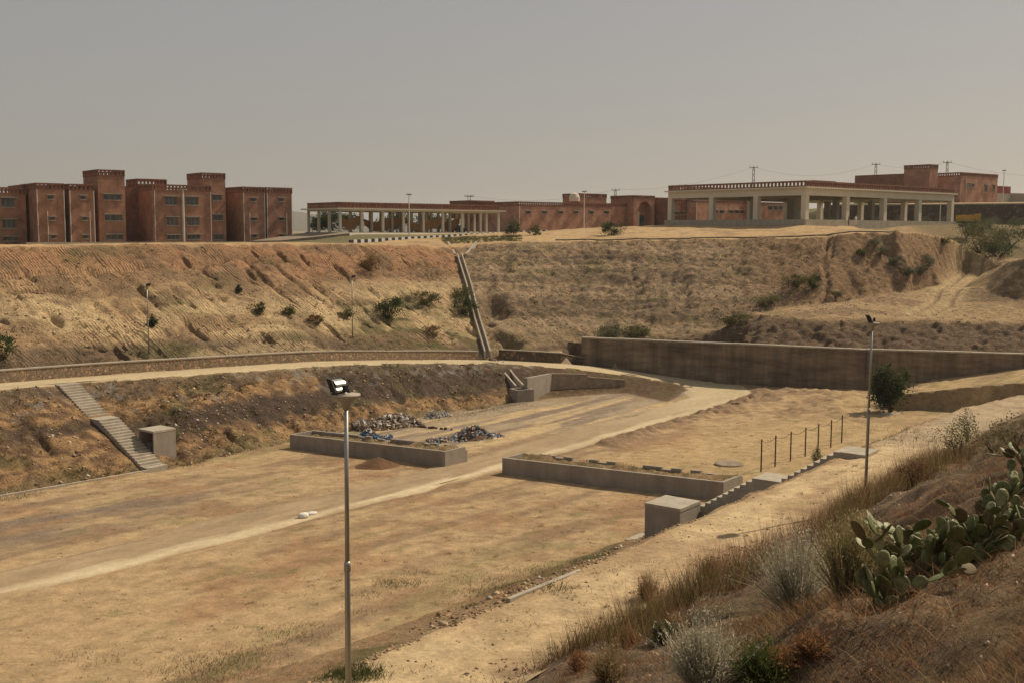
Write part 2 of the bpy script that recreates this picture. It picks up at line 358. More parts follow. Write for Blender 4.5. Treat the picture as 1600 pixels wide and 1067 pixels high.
L([D(1520, 372, 198), D(1600, 378, 200), D(1720, 378, 200)], 3)
L([D(1487, 351, 212), D(1600, 351, 212), D(1750, 351, 212)], 3)
L([D(1500, 351, 230) * [1, 1, 0] + [0, 0, 21.3], D(1660, 351, 228) * [1, 1, 0] + [0, 0, 21.3], D(1800, 351, 226) * [1, 1, 0] + [0, 0, 21.3]], 3)
_w0, _w1 = D(1290, 350, 262), D(1660, 351, 236); _wd = (_w1 - _w0) / np.linalg.norm(_w1 - _w0)
for _o, _z in ((-1.0, 21.2), (1.0, 25.9), (12, 27.0)): L([np.array([*( _w0 + _wd * t + np.array([_wd[1], -_wd[0], 0]) * -_o)[:2], _z]) for t in (0, 30, 75, 110)], 2)
# cut bank at the right end of the basin
CB = [(1410, 616, 111.2), (1450, 611, 110.1), (1500, 606, 108.5), (1600, 597, 105.5), (1700, 590, 103)]
L([D(*c) for c in CB], 1); L([D(u, v + 5, d + 8) for u, v, d in CB[2:]], 2)
cb2 = [D(1405, 641, 110.8), D(1450, 640, 109.6), D(1500, 641, 108.0), D(1600, 636, 105.0)]
for p in cb2: p[2] = max(p[2], 2.0)
L(cb2, 1)
L([D(1230, 607, 130), D(1330, 614, 123), D(1390, 618, 118)], 2)
# upper terrace
for q in [(1258, 353, 185), (1150, 352.5, 197), (1040, 352, 209), (1150, 350, 215), (1260, 348, 230), (1370, 349, 204), (1487, 347, 222), (1380, 345, 240), (960, 358, 200), (870, 363, 195), (800, 366, 190), (900, 358, 235),
          (531, 364, 199), (650, 364, 210), (776, 364, 222), (470, 374, 196), (490, 366, 212), (640, 362, 240), (420, 384, 175), (300, 384.5, 188), (150, 384, 180), (0, 384, 172), (-250, 384, 165), (300, 382, 215), (0, 381, 205), (-250, 380, 195), (810, 360.5, 236), (954, 358, 262), (1000, 357, 262), (1200, 352, 280),
          (720, 372, 185), (600, 378, 175), (760, 375, 176), (560, 380.5, 172)]:
    PTS.append(D(*q))
for x, y, z in [(-300, 420, 18), (0, 430, 19), (300, 430, 26), (-300, 100, 17), (-150, 20, 17), (300, 200, 22), (200, 60, 18), (120, 60, 14), (90, -30, 18), (-150, -40, 12), (120, 105, 10), (150, 260, 27), (98, 262, 26.8), (115, 245, 26.7), (170, 300, 28), (90, 320, 27), (230, 300, 28)]:
    PTS.append(np.array([x, y, z], float))
# thin out near-duplicates
seen = set(); P3 = []
for p in PTS:
    k = (round(p[0] / .22), round(p[1] / .22))
    if k in seen: continue
    seen.add(k); P3.append(p)
P3 = np.array(P3)
_r = delaunay_2d_cdt([Vector((float(p[0]), float(p[1]))) for p in P3], [], [], 0, 1e-5)
tv = np.array([[v.x, v.y] for v in _r[0]]); tz = np.array([P3[o[0]][2] if o else 0 for o in _r[3]]); tris = _r[2]
def raster(px, py, GX, GY, x0, y0, st):
    """px,py triangle-vertex coords in the grid's axes; returns heights on GX x GY grid"""
    H = np.full((GX, GY), np.nan)
    for t in tris:
        i, j, k = t[0], t[1], t[2]
        ax, ay, bx, by, cx, cy = px[i], py[i], px[j], py[j], px[k], py[k]
        den = (by - cy) * (ax - cx) + (cx - bx) * (ay - cy)
        if abs(den) < 1e-9: continue
        i0 = max(0, int(math.ceil((min(ax, bx, cx) - x0) / st - 1e-6))); i1 = min(GX - 1, int(math.floor((max(ax, bx, cx) - x0) / st + 1e-6)))
        j0 = max(0, int(math.ceil((min(ay, by, cy) - y0) / st - 1e-6))); j1 = min(GY - 1, int(math.floor((max(ay, by, cy) - y0) / st + 1e-6)))
        if i1 < i0 or j1 < j0: continue
        X = x0 + st * np.arange(i0, i1 + 1)[:, None]; Y = y0 + st * np.arange(j0, j1 + 1)[None, :]
        l1 = ((by - cy) * (X - cx) + (cx - bx) * (Y - cy)) / den; l2 = ((cy - ay) * (X - cx) + (ax - cx) * (Y - cy)) / den; l3 = 1 - l1 - l2
        ok = (l1 > -1e-6) & (l2 > -1e-6) & (l3 > -1e-6)
        z = l1 * tz[i] + l2 * tz[j] + l3 * tz[k]
        sub = H[i0:i1 + 1, j0:j1 + 1]; sub[ok] = z[ok]
    return H
ST = .25; A0, A1, B0, B1 = -124., -13.5, -14., 192.
GA = int((A1 - A0) / ST) + 1; GB = int((B1 - B0) / ST) + 1
ta = tv @ A; tb = tv @ B
H = raster(ta, tb, GA, GB, A0, B0, ST)
ga = A0 + ST * np.arange(GA)[:, None] + np.zeros((1, GB)); gb = B0 + ST * np.arange(GB)[None, :] + np.zeros((GA, 1))
gx = ga * A[0] + gb * B[0]; gy = ga * A[1] + gb * B[1]
def blur(a, r):
    for ax in (0, 1):
        p = np.pad(a, [(r + 1, r) if k == ax else (0, 0) for k in (0, 1)], mode='edge'); c = np.cumsum(p, axis=ax)
        n = a.shape[ax]
        a = (np.take(c, np.arange(2 * r + 1, 2 * r + 1 + n), ax) - np.take(c, np.arange(0, n), ax)) / (2 * r + 1)
    return a
# zones
def inpoly(poly, X, Y):
    ins = np.zeros(X.shape, bool); n = len(poly)
    for i in range(n):
        x1, y1 = poly[i]; x2, y2 = poly[(i + 1) % n]
        if y1 == y2: continue
        c = ((y1 > Y) != (y2 > Y)) & (X < (x2 - x1) * (Y - y1) / (y2 - y1) + x1); ins ^= c
    return ins
abp = lambda L_: [toab(p) for p in L_]
def rab(i, s): return (RC[i, 0] + RN[i, 0] * s * RC[i, 3], RC[i, 1] + RN[i, 1] * s * RC[i, 3])
inner = [rab(i, -1) for i in range(0, 108)]; outer = [rab(i, 1.5) for i in range(0, iCH + 1)]
low_poly = TOE + abp(pit) + inner[::-1]
road_poly = [rab(i, -1) for i in range(len(RC))] + [rab(i, 1) for i in range(len(RC))][::-1]
up_poly = outer + abp(CH) + abp(CREST)[::-1]
end_poly = abp(CH) + abp(ECR) + abp(ETO)[::-1]
zone = np.full(ga.shape, 'f', dtype='U1')                      # f: basin floor
zone[(ga < -108.9) | (gb > 124)] = 't'
zl = inpoly(low_poly, ga, gb); zone[zl] = 'l'
bench_poly = abp(wall_off(.3, WB)) + [(-20, 175)] + abp(ETO)[::-1] + [rab(iCH, 1)]
zone[inpoly(bench_poly, ga, gb)] = 'b'
zone[inpoly([(-60, 124), (-46, 126.0), (-10, 150), (-10, 108)], ga, gb) & (zone == 't')] = 'f'
zone[inpoly(end_poly, ga, gb)] = 'e'; zone[inpoly(up_poly, ga, gb)] = 'u'
gs = ga - shf(gb); zone[(gs > -30.2) & (gs <= -18.2) & (gb < 90)] = 'n'; zone[(gs > -18.2) & (gb < 96)] = 'p'
rmask = inpoly(road_poly, ga, gb)
# gullies and clods
mk = {k: blur((zone == k).astype(float), 3) for k in 'ftlbeunp'}
stairs = blur(((gb > np.where(ga < -50, 47.7, 48.2)) & (gb < np.where(ga < -50, 50.0, 50.6)) & (((ga > -83.5) & (ga < -70.6)) | ((ga > -30.6) & (ga < -17.6)))).astype(float), 1)
Hn = np.zeros_like(H)
wob = (fbm(ga * .25, gb * .25, 3, 90) - .5) * 1.6
gul = ridge((gb + wob) * .30, ga * .035 + 3, 3, 11)
g2 = ridge((gb + .18 * ga + wob * 1.5) * .11, ga * .02, 2, 31)
tread = np.sin((gb + .3 * fbm(ga * .7, gb * .7, 2, 5)) * 2 * math.pi / .85) * sstep(fbm(ga * .12, gb * .07, 2, 44), .45, .6)
clod = fbm(ga * 1.3, gb * 1.3, 4, 3) - .5
clod2 = fbm(ga * .35, gb * .35, 3, 8) - .5
uu = mk['u']
hr = (ga + 87.0) / -22.0 + (fbm(ga * .05, gb * .09, 3, 141) - .5) * .35
led = sum(d_ * np.exp(-((hr - h_) / .014) ** 2) * sstep(fbm(gb * .12, ga * .02, 2, int(h_ * 100)), .42, .55) for h_, d_ in ((.22, .5), (.40, .35), (.63, .7), (.80, .6)))
Hn -= uu * led
crk = ridge((gb + wob * 1.3 + .1 * ga) * .55, ga * .06 + 7, 2, 19) * sstep(fbm(ga * .1, gb * .1, 2, 23), .40, .55)
Hn -= uu * (sstep(gul, .74, .92) * .25 + sstep(g2, .84, .97) * .4 + sstep(crk, .80, .90) * .25)
Hn += uu * (tread * .05 + clod * .32 + clod2 * .8)
Hn -= uu * np.abs(sstep(fbm(ga * .2, gb * .03, 2, 71), .5, .6) - .5) * .2
ee = mk['e']; edir = gx * .94 - gy * .34
g3 = ridge((edir + wob) * .22, (gx * .34 + gy * .94) * .05, 3, 61)
right = sstep(gx, 28, 42)
str_g = fbm((np.nan_to_num(H) + .5 * clod2) * 1.3, edir * .035, 3, 176); Hn += ee * (1 - right) * (str_g - .5) * 1.1
Hn += ee * (clod * .45 + clod2 * .7 + (fbm(ga * 2.2, gb * 2.2, 2, 17) - .5) * .3) - ee * sstep(g3, .68, .95) * (.35 + 1.1 * right)
ll = mk['l'] * (1 - .85 * sstep(gb, 97, 103)); Hn += ll * (clod * .55 + clod2 * .5 - sstep(ridge((gb + wob) * .38, ga * .09, 2, 21), .7, .95) * .28)
mnd = sstep(-np.nan_to_num(H), -9.2, -8.6); Hn += mk['b'] * (clod * (.35 + .8 * mnd) + clod2 * (.3 + 1.0 * mnd)) * sstep(blur(mk['b'], 4), .5, 1)
Hn += mk['n'] * (clod * .34 + clod2 * .25) + mk['p'] * (clod * .12 + clod2 * .08) + mk['f'] * (clod * .05 + clod2 * .08)
rough = sstep(gb, 96, 102) * sstep(ga, -56, -52) * sstep(-ga, 34, 38) * mk['f']; Hn += rough * (clod * .5 + clod2 * .5)
dro = np.full(ga.shape, 1e9)
for i in range(104, 150):
    c_ = RC[i, :2] + RN[i] * (RC[i, 3] + 1.1); dro = np.minimum(dro, np.hypot(ga - c_[0], gb - c_[1]))
berm = sstep(-dro, -2.2, -.6) * mk['f']; Hn += berm * (.22 + clod * .9)
Hn += mk['t'] * (clod * .12 + clod2 * .25)
# erosion holes beside the channel
for u, v, d, r, dep in [(769, 447, 152, 1.5, 2.2), (768, 468, 149, 2.3, 2.6), (763, 495, 144, .9, 1.2), (775, 522, 141.5, 1.2, 1.6), (795, 530, 141, 1.4, 2.0), (800, 545, 139, 1.2, 1.2)]:
    p = D(u, v, d); a_, b_ = toab(p); Hn -= dep * np.exp(-(((ga - a_) ** 2 + (gb - b_) ** 2) / r ** 2) ** 1.6)
def crack(a_, b_, ln, wd, dep, drift, rg):
    n = int(ln / .2); slope = rg.normal(0, .06) + drift
    for k in range(n):
        t = k / n; a_ += .2; b_ += .2 * slope + rg.normal(0, .05); w_ = wd * (.5 + 1.1 * math.sin(math.pi * min(1, t * 1.1 + .05))) ; d_ = dep * min(1, 4 * t + .2, 3 * (1 - t) + .1)
        i0 = int((a_ - A0) / ST); j0 = int((b_ - B0) / ST)
        if i0 < 4 or j0 < 4 or i0 > GA - 6 or j0 > GB - 6: return
        sl_ = (slice(i0 - 4, i0 + 5), slice(j0 - 4, j0 + 5)); r2 = (ga[sl_] - a_) ** 2 * .6 + (gb[sl_] - b_) ** 2
        CR[sl_] = np.maximum(CR[sl_], d_ * np.exp(-(r2 / w_ ** 2)))
CR = np.zeros_like(H); rg = np.random.default_rng(33)
for k in range(85): crack(rg.uniform(-108.5, -90), rg.uniform(12, 121), rg.uniform(1.5, 7) * rg.uniform(.4, 1), rg.uniform(.15, .3), rg.uniform(.35, 1.0), -.02, rg)
for b_ in rg.uniform(14, 100, 4): crack(-106, b_, 12, .26, .8, -.03, rg)
for k in range(70): crack(rg.uniform(-82.5, -75), rg.uniform(14, 98), rg.uniform(1, 4), rg.uniform(.15, .3), rg.uniform(.2, .6), -.03, rg)
Hn -= CR * (uu + ll)
fine = fbm(ga * 2.6, gb * 2.6, 3, 29) - .5
Hn += (uu * .16 + ll * .38) * fine
rm = blur(rmask.astype(float), 3)
Hn *= (1 - rm) * (1 - stairs)
wallm = np.zeros_like(H)
for i in range(iCH + 18):
    pass
H = H + np.nan_to_num(Hn) - stairs * .22 - rm * .10
cutm = blur(((ga > -75.3) & (ga < -71.2) & (gb > 49.6) & (gb < 53.0)).astype(float), 1); H = H * (1 - cutm) + np.minimum(H, 2.55) * cutm
def hblur():
    nanm = np.isnan(H); Hb = np.where(nanm, 0, H); return np.where(nanm, np.nan, blur(Hb, 1))
soft = blur(((zone == 'u') | (zone == 'e') | (zone == 'l') | (zone == 'n')).astype(float), 2) * .12
H = H * (1 - soft) + hblur() * soft
def ground(x, y):
    a_ = x * A[0] + y * A[1]; b_ = x * B[0] + y * B[1]
    if a_ > -13.6: return bank_h(a_, b_)
    i = (a_ - A0) / ST; j = (b_ - B0) / ST
    if i < 0 or j < 0 or i >= GA - 1 or j >= GB - 1: return far_h(x, y)
    i0, j0 = int(i), int(j); fi, fj = i - i0, j - j0
    z = H[i0, j0] * (1 - fi) * (1 - fj) + H[i0 + 1, j0] * fi * (1 - fj) + H[i0, j0 + 1] * (1 - fi) * fj + H[i0 + 1, j0 + 1] * fi * fj
    return float(z) if z == z else far_h(x, y)
# near bank on a finer grid
SB = .12; NA0, NA1, NB0, NB1 = -14.3, 6.0, -6., 80.
KA = int((NA1 - NA0) / SB) + 1; KB = int((NB1 - NB0) / SB) + 1
HB = raster(ta, tb, KA, KB, NA0, NB0, SB)
na = NA0 + SB * np.arange(KA)[:, None] + np.zeros((1, KB)); nb = NB0 + SB * np.arange(KB)[None, :] + np.zeros((KA, 1))
HB = blur(HB, 3)
kk = sstep(na, -14.4, -12.5) * sstep(-na, 0, 1.2)
rill = sstep(ridge((nb + .5 * (fbm(na * .4, nb * .4, 2, 2) - .5) * 4) * .33, na * .07, 2, 77), .72, .95)
HB += kk * ((fbm(na * .5, nb * .5, 3, 9) - .5) * 1.0 + (fbm(na * 2.2, nb * 2.2, 4, 14) - .5) * .30 - rill * .35)
HB -= sstep(-na, 13.6, 14.3) * .12
def bank_h(a_, b_):
    i = min(max((a_ - NA0) / SB, 0), KA - 2); j = min(max((b_ - NB0) / SB, 0), KB - 2); i0, j0 = int(i), int(j); fi, fj = i - i0, j - j0
    return float(HB[i0, j0] * (1 - fi) * (1 - fj) + HB[i0 + 1, j0] * fi * (1 - fj) + HB[i0, j0 + 1] * (1 - fi) * fj + HB[i0 + 1, j0 + 1] * fi * fj)
SF = 2.5; FX0, FY0 = -290., -35.; GFX, GFY = 233, 185
HF = raster(tv[:, 0], tv[:, 1], GFX, GFY, FX0, FY0, SF)
def far_h(x, y):
    i = min(max((x - FX0) / SF, 0), GFX - 2); j = min(max((y - FY0) / SF, 0), GFY - 2); i0, j0 = int(i), int(j); fi, fj = i - i0, j - j0
    z = HF[i0, j0] * (1 - fi) * (1 - fj) + HF[i0 + 1, j0] * fi * (1 - fj) + HF[i0, j0 + 1] * (1 - fi) * fj + HF[i0 + 1, j0 + 1] * fi * fj
    return float(z) if z == z else 18.0
def G(u, v, dmin=4, dmax=260):
    r = ray(u, v); t = dmin; st = .25
    while t < dmax:
        p = CAM + r * t
        if p[2] < ground(p[0], p[1]):
            lo, hi = t - st, t
            for _ in range(12):
                md = (lo + hi) / 2; q = CAM + r * md
                if q[2] < ground(q[0], q[1]): hi = md
                else: lo = md
            q = CAM + r * hi; return np.array([q[0], q[1], ground(q[0], q[1])])
        st = .1 if t < 60 else .25; t += st
    return D(u, v, dmax)

# colours of the soils (albedo)
C_ = lambda *c: np.array(c)[None, None, :]
def mix(c1, c2, t): return c1 * (1 - t[..., None]) + c2 * t[..., None]
n_big = fbm(ga * .06, gb * .06, 4, 101); n_mid = fbm(ga * .3, gb * .3, 4, 102); n_sm = fbm(ga * 1.1, gb * 1.1, 4, 103)
Zr = np.interp(gb, RC[:iCH, 1], RC[:iCH, 2])
sand = C_(.41, .295, .168); pale = C_(.50, .375, .215); brown = C_(.235, .165, .105); grey = C_(.17, .135, .105); rust = C_(.33, .195, .105); olive = C_(.13, .125, .055); green = C_(.085, .11, .03); dkg = C_(.115, .09, .07)
# basin floor
stre = fbm(ga * .55, gb * .06, 4, 111)
fcol = mix(sand + 0 * ga[..., None], brown, np.clip(sstep(stre * .6 + n_mid * .4, .47, .62) * .8, 0, 1))
fcol = mix(fcol, rust, sstep(n_mid, .52, .66) * .5); fcol = mix(fcol, C_(.26, .17, .10), sstep(n_sm, .56, .66) * sstep(n_big, .35, .6) * .6)
pl = sstep(-np.abs(ga + 61 + .05 * (gb - 30)), -7.5, -1) * sstep(gb, 5, 18) * sstep(-gb, -52, -36)
fcol = mix(fcol, grey * 1.15, pl * sstep(fbm(ga * .5, gb * .12, 4, 77), .28, .5) * .95)
pitm = sstep(gb, 64, 68) * sstep(-ga, 55, 58)
fcol = mix(fcol, mix(C_(.34, .275, .19) + 0 * ga[..., None], mix(pale + 0 * ga[..., None], grey * 1.3, sstep(fbm((ga + .12 * gb) * .75, gb * .05, 3, 58), .45, .6)), sstep(fbm((ga + .12 * gb) * .6, gb * .06, 3, 55), .40, .56)), pitm * .9)
yell = sstep(ga, -48, -40) * sstep(gb, 64, 70); fcol = mix(fcol, C_(.43, .315, .165) * (1.0 + .1 * (n_mid[..., None] - .5)), yell * .65)
grs = sstep(fbm(ga * .55, gb * .28, 3, 131), .60, .68) * sstep(ga, -38, -31); fcol = mix(fcol, olive * 1.5, grs * .45)
grs2 = sstep(fbm(ga * .9, gb * .4, 3, 133), .70, .76); fcol = mix(fcol, olive * 1.4, grs2 * .4)
fcol = mix(fcol, green, sstep(-np.abs(ga - np.interp(gb, [b for a, b in TOE], [a for a, b in TOE]) - 1.6), -1.3, -.2) * sstep(fbm(ga * .4, gb * .12, 2, 91), .45, .55) * (.35 + .5 * sstep(gb, 84, 92)))
fcol = mix(fcol, C_(.24, .165, .105) * (.7 + .6 * n_sm[..., None]), np.clip(berm * .8, 0, 1)); fcol = mix(fcol, C_(.27, .19, .12), sstep(gb, 98, 104) * sstep(n_mid, .42, .56) * .6)
# lower embankment
toe_a = np.interp(gb, [b for a, b in TOE], [a for a, b in TOE]); inn = np.interp(gb, [p[1] for p in inner[:70]], [p[0] for p in inner[:70]])
s = np.clip((toe_a - ga) / np.maximum(toe_a - inn, 1), 0, 1) + (n_mid - .5) * .28
tan = C_(.37, .235, .125); dark = C_(.105, .078, .06)
n_cl = fbm(ga * 2.0, gb * 1.2, 3, 107)
lcol = mix(C_(.45, .285, .145) + 0 * ga[..., None], C_(.22, .14, .085), sstep(n_cl, .44, .58))
lcol = mix(lcol, C_(.20, .16, .08), sstep(-s, -.10, -.04) * .7)
t0 = np.interp(gb, [20, 47, 55, 95], [.42, .42, .32, .30]); t1 = np.interp(gb, [20, 47, 52, 72, 82], [.58, .60, .60, .66, 1.6])
band = sstep(s, t0 - .04, t0 + .04) * (1 - sstep(s, t1 - .05, t1 + .05))
lcol = mix(lcol, dark, band * np.interp(gb, [20, 45, 55], [.7, .75, .95]))
lcol = mix(lcol, C_(.19, .145, .105), sstep(s, .78, .88) * .75)
lcol = mix(lcol, C_(.15, .10, .065), sstep(gb, 101, 106) * .85)
lcol = mix(lcol, C_(.36, .33, .29), sstep(n_sm, .66, .72) * sstep(s, .6, .75) * .6)
lcol = mix(lcol, olive * 1.3, sstep(fbm(ga * .5, gb * .3, 3, 66), .6, .7) * .5)
# upper left embankment
hf = np.clip((np.nan_to_num(H) - Zr) / np.maximum(18.1 - Zr, 1), 0, 1) + (fbm(ga * .15, gb * .05, 3, 140) - .5) * .30
ucol = mix(C_(.46, .315, .18) + 0 * ga[..., None], pale * 1.22, sstep(hf, .08, .2) * sstep(-hf, -.62, -.40) * sstep(fbm(ga * .18, gb * .07, 3, 150), .36, .56) * .95)
ucol = mix(ucol, C_(.37, .205, .115), sstep(hf, .55, .85) * .85)
ucol = mix(ucol, C_(.14, .105, .075), sstep(-hf, -.22, -.06) * .9)
ucol = mix(ucol, brown * .85, sstep(n_mid, .50, .66) * .65)
ucol = mix(ucol, olive * 1.2, sstep(fbm(ga * .22, gb * .13, 3, 160), .66, .76) * .45)
ucol = mix(ucol, olive, sstep(gb, 82, 96) * sstep(-hf, -.60, -.42) * sstep(n_mid, .42, .58) * .8)
ucol = mix(ucol, pale, sstep(gb, 88, 100) * sstep(hf, .5, .58) * sstep(-hf, -.74, -.66) * .6)
str_u = fbm(hr * 9.0, gb * .05, 3, 145); ucol = mix(ucol, pale * 1.25, sstep(str_u, .53, .60) * sstep(-hf, -.7, -.5) * .5); ucol = mix(ucol, C_(.25, .165, .10), sstep(-str_u, -.40, -.34) * .5)
# end embankment
hz = np.clip((np.nan_to_num(H) - 6) / 13, 0, 1)
spk = fbm(ga * 1.8, gb * 1.8, 3, 170)
ecol = mix(C_(.41, .29, .175) + 0 * ga[..., None], C_(.20, .15, .105), sstep(spk, .44, .60) * .85)
ecol = mix(ecol, C_(.26, .15, .09), sstep(hz, .80, .97) * .7)
ecol = mix(ecol, C_(.24, .185, .10), sstep(-hz, -.34, -.1) * .5 * sstep(n_mid, .3, .55))
ecol = mix(ecol, olive * 1.3, sstep(fbm(edir * .25, gy * .4, 3, 171), .62, .74) * .45)
str_e = fbm((np.nan_to_num(H) + .6 * n_mid) * 1.1, edir * .03, 3, 175); ecol = mix(ecol, C_(.47, .35, .225), sstep(str_e, .52, .60) * .5); ecol = mix(ecol, C_(.17, .13, .095), sstep(-str_e, -.42, -.36) * .45)
ecol = mix(ecol, C_(.31, .20, .115) * (.75 + .5 * n_sm[..., None]), right * .85)
# bench, terrace, near slope
bcol = mix(C_(.47, .335, .19) + 0 * ga[..., None], brown, sstep(n_mid, .48, .66) * .6)
bm = sstep(-np.nan_to_num(H), -9.1, -8.6) * (zone == 'b'); bcol = mix(bcol, C_(.19, .135, .09) * (.7 + .6 * n_sm[..., None]), blur(bm.astype(float), 1))
hill = inpoly(abp([D(1535, 470, 147), D(1545, 425, 158), D(1570, 405, 160), D(1800, 380, 160), D(1800, 470, 140)]), ga, gb); bcol = mix(bcol, brown * .9, blur(hill.astype(float), 3) * .8)
TRK = np.array(abp([D(1440, 492, 142), D(1470, 478, 147), D(1480, 462, 153), D(1497, 445, 161), D(1520, 427, 172), D(1545, 414, 183)]))
dmin = np.full(ga.shape, 1e9)
for i in range(len(TRK) - 1):
    p_, q_ = TRK[i], TRK[i + 1]; v_ = q_ - p_; t_ = np.clip(((ga - p_[0]) * v_[0] + (gb - p_[1]) * v_[1]) / (v_ @ v_), 0, 1); dmin = np.minimum(dmin, np.hypot(ga - p_[0] - t_ * v_[0], gb - p_[1] - t_ * v_[1]))
tr_ = sstep(-dmin, -3.2, -1.8); H = H - (mk['b'] + mk['e']) * np.where(np.isnan(H), 0, .4) * np.exp(-((dmin - 1.1 + .3 * (n_mid - .5)) / .28) ** 2) ; bcol = mix(bcol, pale * 1.1, tr_ * .9); ecol = mix(ecol, pale * 1.1, tr_ * .9); bcol = mix(bcol, brown, .7 * np.exp(-((dmin - 1.1 + .3 * (n_mid - .5)) / .22) ** 2))
tcol = mix(C_(.45, .315, .17) + 0 * ga[..., None], brown, sstep(n_mid, .5, .7) * .5)
tcol = mix(tcol, C_(.15, .115, .06), sstep(gx, 66, 74) * sstep(gy, 166, 172) * .85)
ncol = mix(C_(.36, .25, .145) + 0 * ga[..., None], rust, sstep(n_sm, .5, .7) * .6)
ncol = mix(ncol, olive, sstep(fbm(ga * .4, gb * .3, 3, 181), .52, .64) * .8 * sstep(-ga, 19, 21))
pcol = mix(C_(.53, .405, .24) + 0 * ga[..., None], sand * .95, sstep(n_mid, .48, .7) * .6)
pcol = mix(pcol, C_(.34, .235, .14), sstep(fbm(ga * .5, gb * .3, 4, 191), .50, .60) * (.25 + .4 * sstep(gb, 24, 32)))
pcol = mix(pcol, C_(.30, .25, .19), sstep(gb, 50, 54) * .55)
pcol = mix(pcol, brown, sstep(ga - shf(gb), -15.6, -14.4) * sstep(n_sm, .35, .6) * .8)
cols = {'f': fcol, 'l': lcol, 'u': ucol, 'e': ecol, 'b': bcol, 't': tcol, 'n': ncol, 'p': pcol}
wsum = sum(mk.values()); CC = sum(cols[k] * (mk[k] / np.maximum(wsum, 1e-6))[..., None] for k in cols)
CC = np.clip(CC, .01, .9)
ZN = {'f': ('basin_floor', m_field), 'l': ('lower_embankment', m_soil), 'u': ('upper_embankment', m_track), 'e': ('end_embankment', m_soil), 'b': ('dirt_bench', m_soil), 't': ('upper_terrace', m_field), 'n': ('near_embankment', m_bank), 'p': ('near_path', m_field)}
V3 = np.stack([gx, gy, np.nan_to_num(H)], -1).reshape(-1, 3); idx = np.arange(GA * GB).reshape(GA, GB)
q = np.stack([idx[:-1, :-1], idx[1:, :-1], idx[1:, 1:], idx[:-1, 1:]], -1).reshape(-1, 4)
okq = ~(np.isnan(H[:-1, :-1]) | np.isnan(H[1:, :-1]) | np.isnan(H[1:, 1:]) | np.isnan(H[:-1, 1:])).reshape(-1)
zc = zone[:-1, :-1].reshape(-1)
for k, (nm, mm_) in ZN.items():
    qq = q[okq & (zc == k)]
    if not len(qq): continue
    us, inv = np.unique(qq, return_inverse=True)
    np_mesh(nm, V3[us], inv.reshape(-1, 4), mm_, CC.reshape(-1, 3)[us], smooth=True, kind='structure')
# near bank
nn = fbm(na * .3, nb * .3, 4, 201); nn2 = fbm(na * 1.4, nb * 1.4, 4, 202)
nc = mix(C_(.215, .16, .11) + 0 * na[..., None], C_(.31, .215, .135), sstep(nn2, .42, .66)); nc = mix(nc, C_(.12, .10, .055), sstep(nn, .48, .65) * .6); nc = mix(nc, C_(.23, .16, .09), sstep(na, -4.5, -2.5) * .6)
ib = np.arange(KA * KB).reshape(KA, KB); qb = np.stack([ib[:-1, :-1], ib[1:, :-1], ib[1:, 1:], ib[:-1, 1:]], -1).reshape(-1, 4)
np_mesh('near_bank', np.stack([na * A[0] + nb * B[0], na * A[1] + nb * B[1], HB], -1).reshape(-1, 3), qb, m_bank, nc.reshape(-1, 3), smooth=True, kind='structure')
# wide surroundings (coarse), sunk under the fine sheets
fx = FX0 + SF * np.arange(GFX)[:, None] + np.zeros((1, GFY)); fy = FY0 + SF * np.arange(GFY)[None, :] + np.zeros((GFX, 1))
fa = fx * A[0] + fy * A[1]; fb = fx * B[0] + fy * B[1]
inside = (fa > A0 + 3) & (fa < A1 - 3) & (fb > B0 + 3) & (fb < B1 - 3); inside |= (fa > -17) & (fa < NA1 - 3) & (fb > NB0 + 3) & (fb < NB1 - 3)
Hw = np.where(np.isnan(HF), 17, HF) - .12 - (fbm(fx * .05, fy * .05, 3, 5) * .15)
iw = np.arange(GFX * GFY).reshape(GFX, GFY); qw = np.stack([iw[:-1, :-1], iw[1:, :-1], iw[1:, 1:], iw[:-1, 1:]], -1).reshape(-1, 4)
keep = ~(inside[:-1, :-1] & inside[1:, :-1] & inside[1:, 1:] & inside[:-1, 1:]).reshape(-1)
keep &= ~np.isnan(HF[:-1, :-1] + HF[1:, :-1] + HF[1:, 1:] + HF[:-1, 1:]).reshape(-1)
rav = sstep(fx, 70, 78) * sstep(-fx, -150, -135) * sstep(fy, 168, 176) * sstep(-fy, -236, -228)
fw = mix(C_(.37, .27, .15) + 0 * fx[..., None], C_(.17, .15, .08), sstep(fbm(fx * .04, fy * .04, 3, 6), .42, .62))
fw = mix(fw, C_(.15, .115, .06), rav * .85)
np_mesh('outer_ground', np.stack([fx, fy, Hw], -1).reshape(-1, 3), qw[keep], m_field, fw.reshape(-1, 3), smooth=True, kind='structure')
# plain out to the horizon and low hills
na_, nr_ = 96, 14
ang = np.linspace(0, 2 * math.pi, na_, endpoint=False); rad = np.geomspace(170, 7000, nr_)
pv = [(r * math.sin(t), 160 + r * math.cos(t), 14.5 if r < 300 else 14 + 2 * math.sin(t * 5 + r * .01)) for r in rad for t in ang]
pq = [(i * na_ + j, i * na_ + (j + 1) % na_, (i + 1) * na_ + (j + 1) % na_, (i + 1) * na_ + j) for i in range(nr_ - 1) for j in range(na_)]
np_mesh('far_plain', pv, pq, m_field, np.tile([[.30, .24, .14]], (len(pv), 1)), kind='structure')
def hills(name, y, u0, u1, prof, col):
    us = np.linspace(u0, u1, 60); V = []
    for k, (dz, dy) in enumerate([(0, -500), (.6, -220), (1, 0), (.5, 350), (0, 700)]):
        for u in us:
            x = (u - 800) / F_PX * y; h = prof(u) * (1 + .25 * (vnoise(np.array(u * .05), np.array(k * .9), 3) - .5))
            V.append((x, y + dy, 14 + h * dz))
    n = len(us); Q = [(k * n + i, k * n + i + 1, (k + 1) * n + i + 1, (k + 1) * n + i) for k in range(4) for i in range(n - 1)]
    np_mesh(name, V, Q, m_field, np.tile([col], (len(V), 1)), smooth=True, kind='structure')
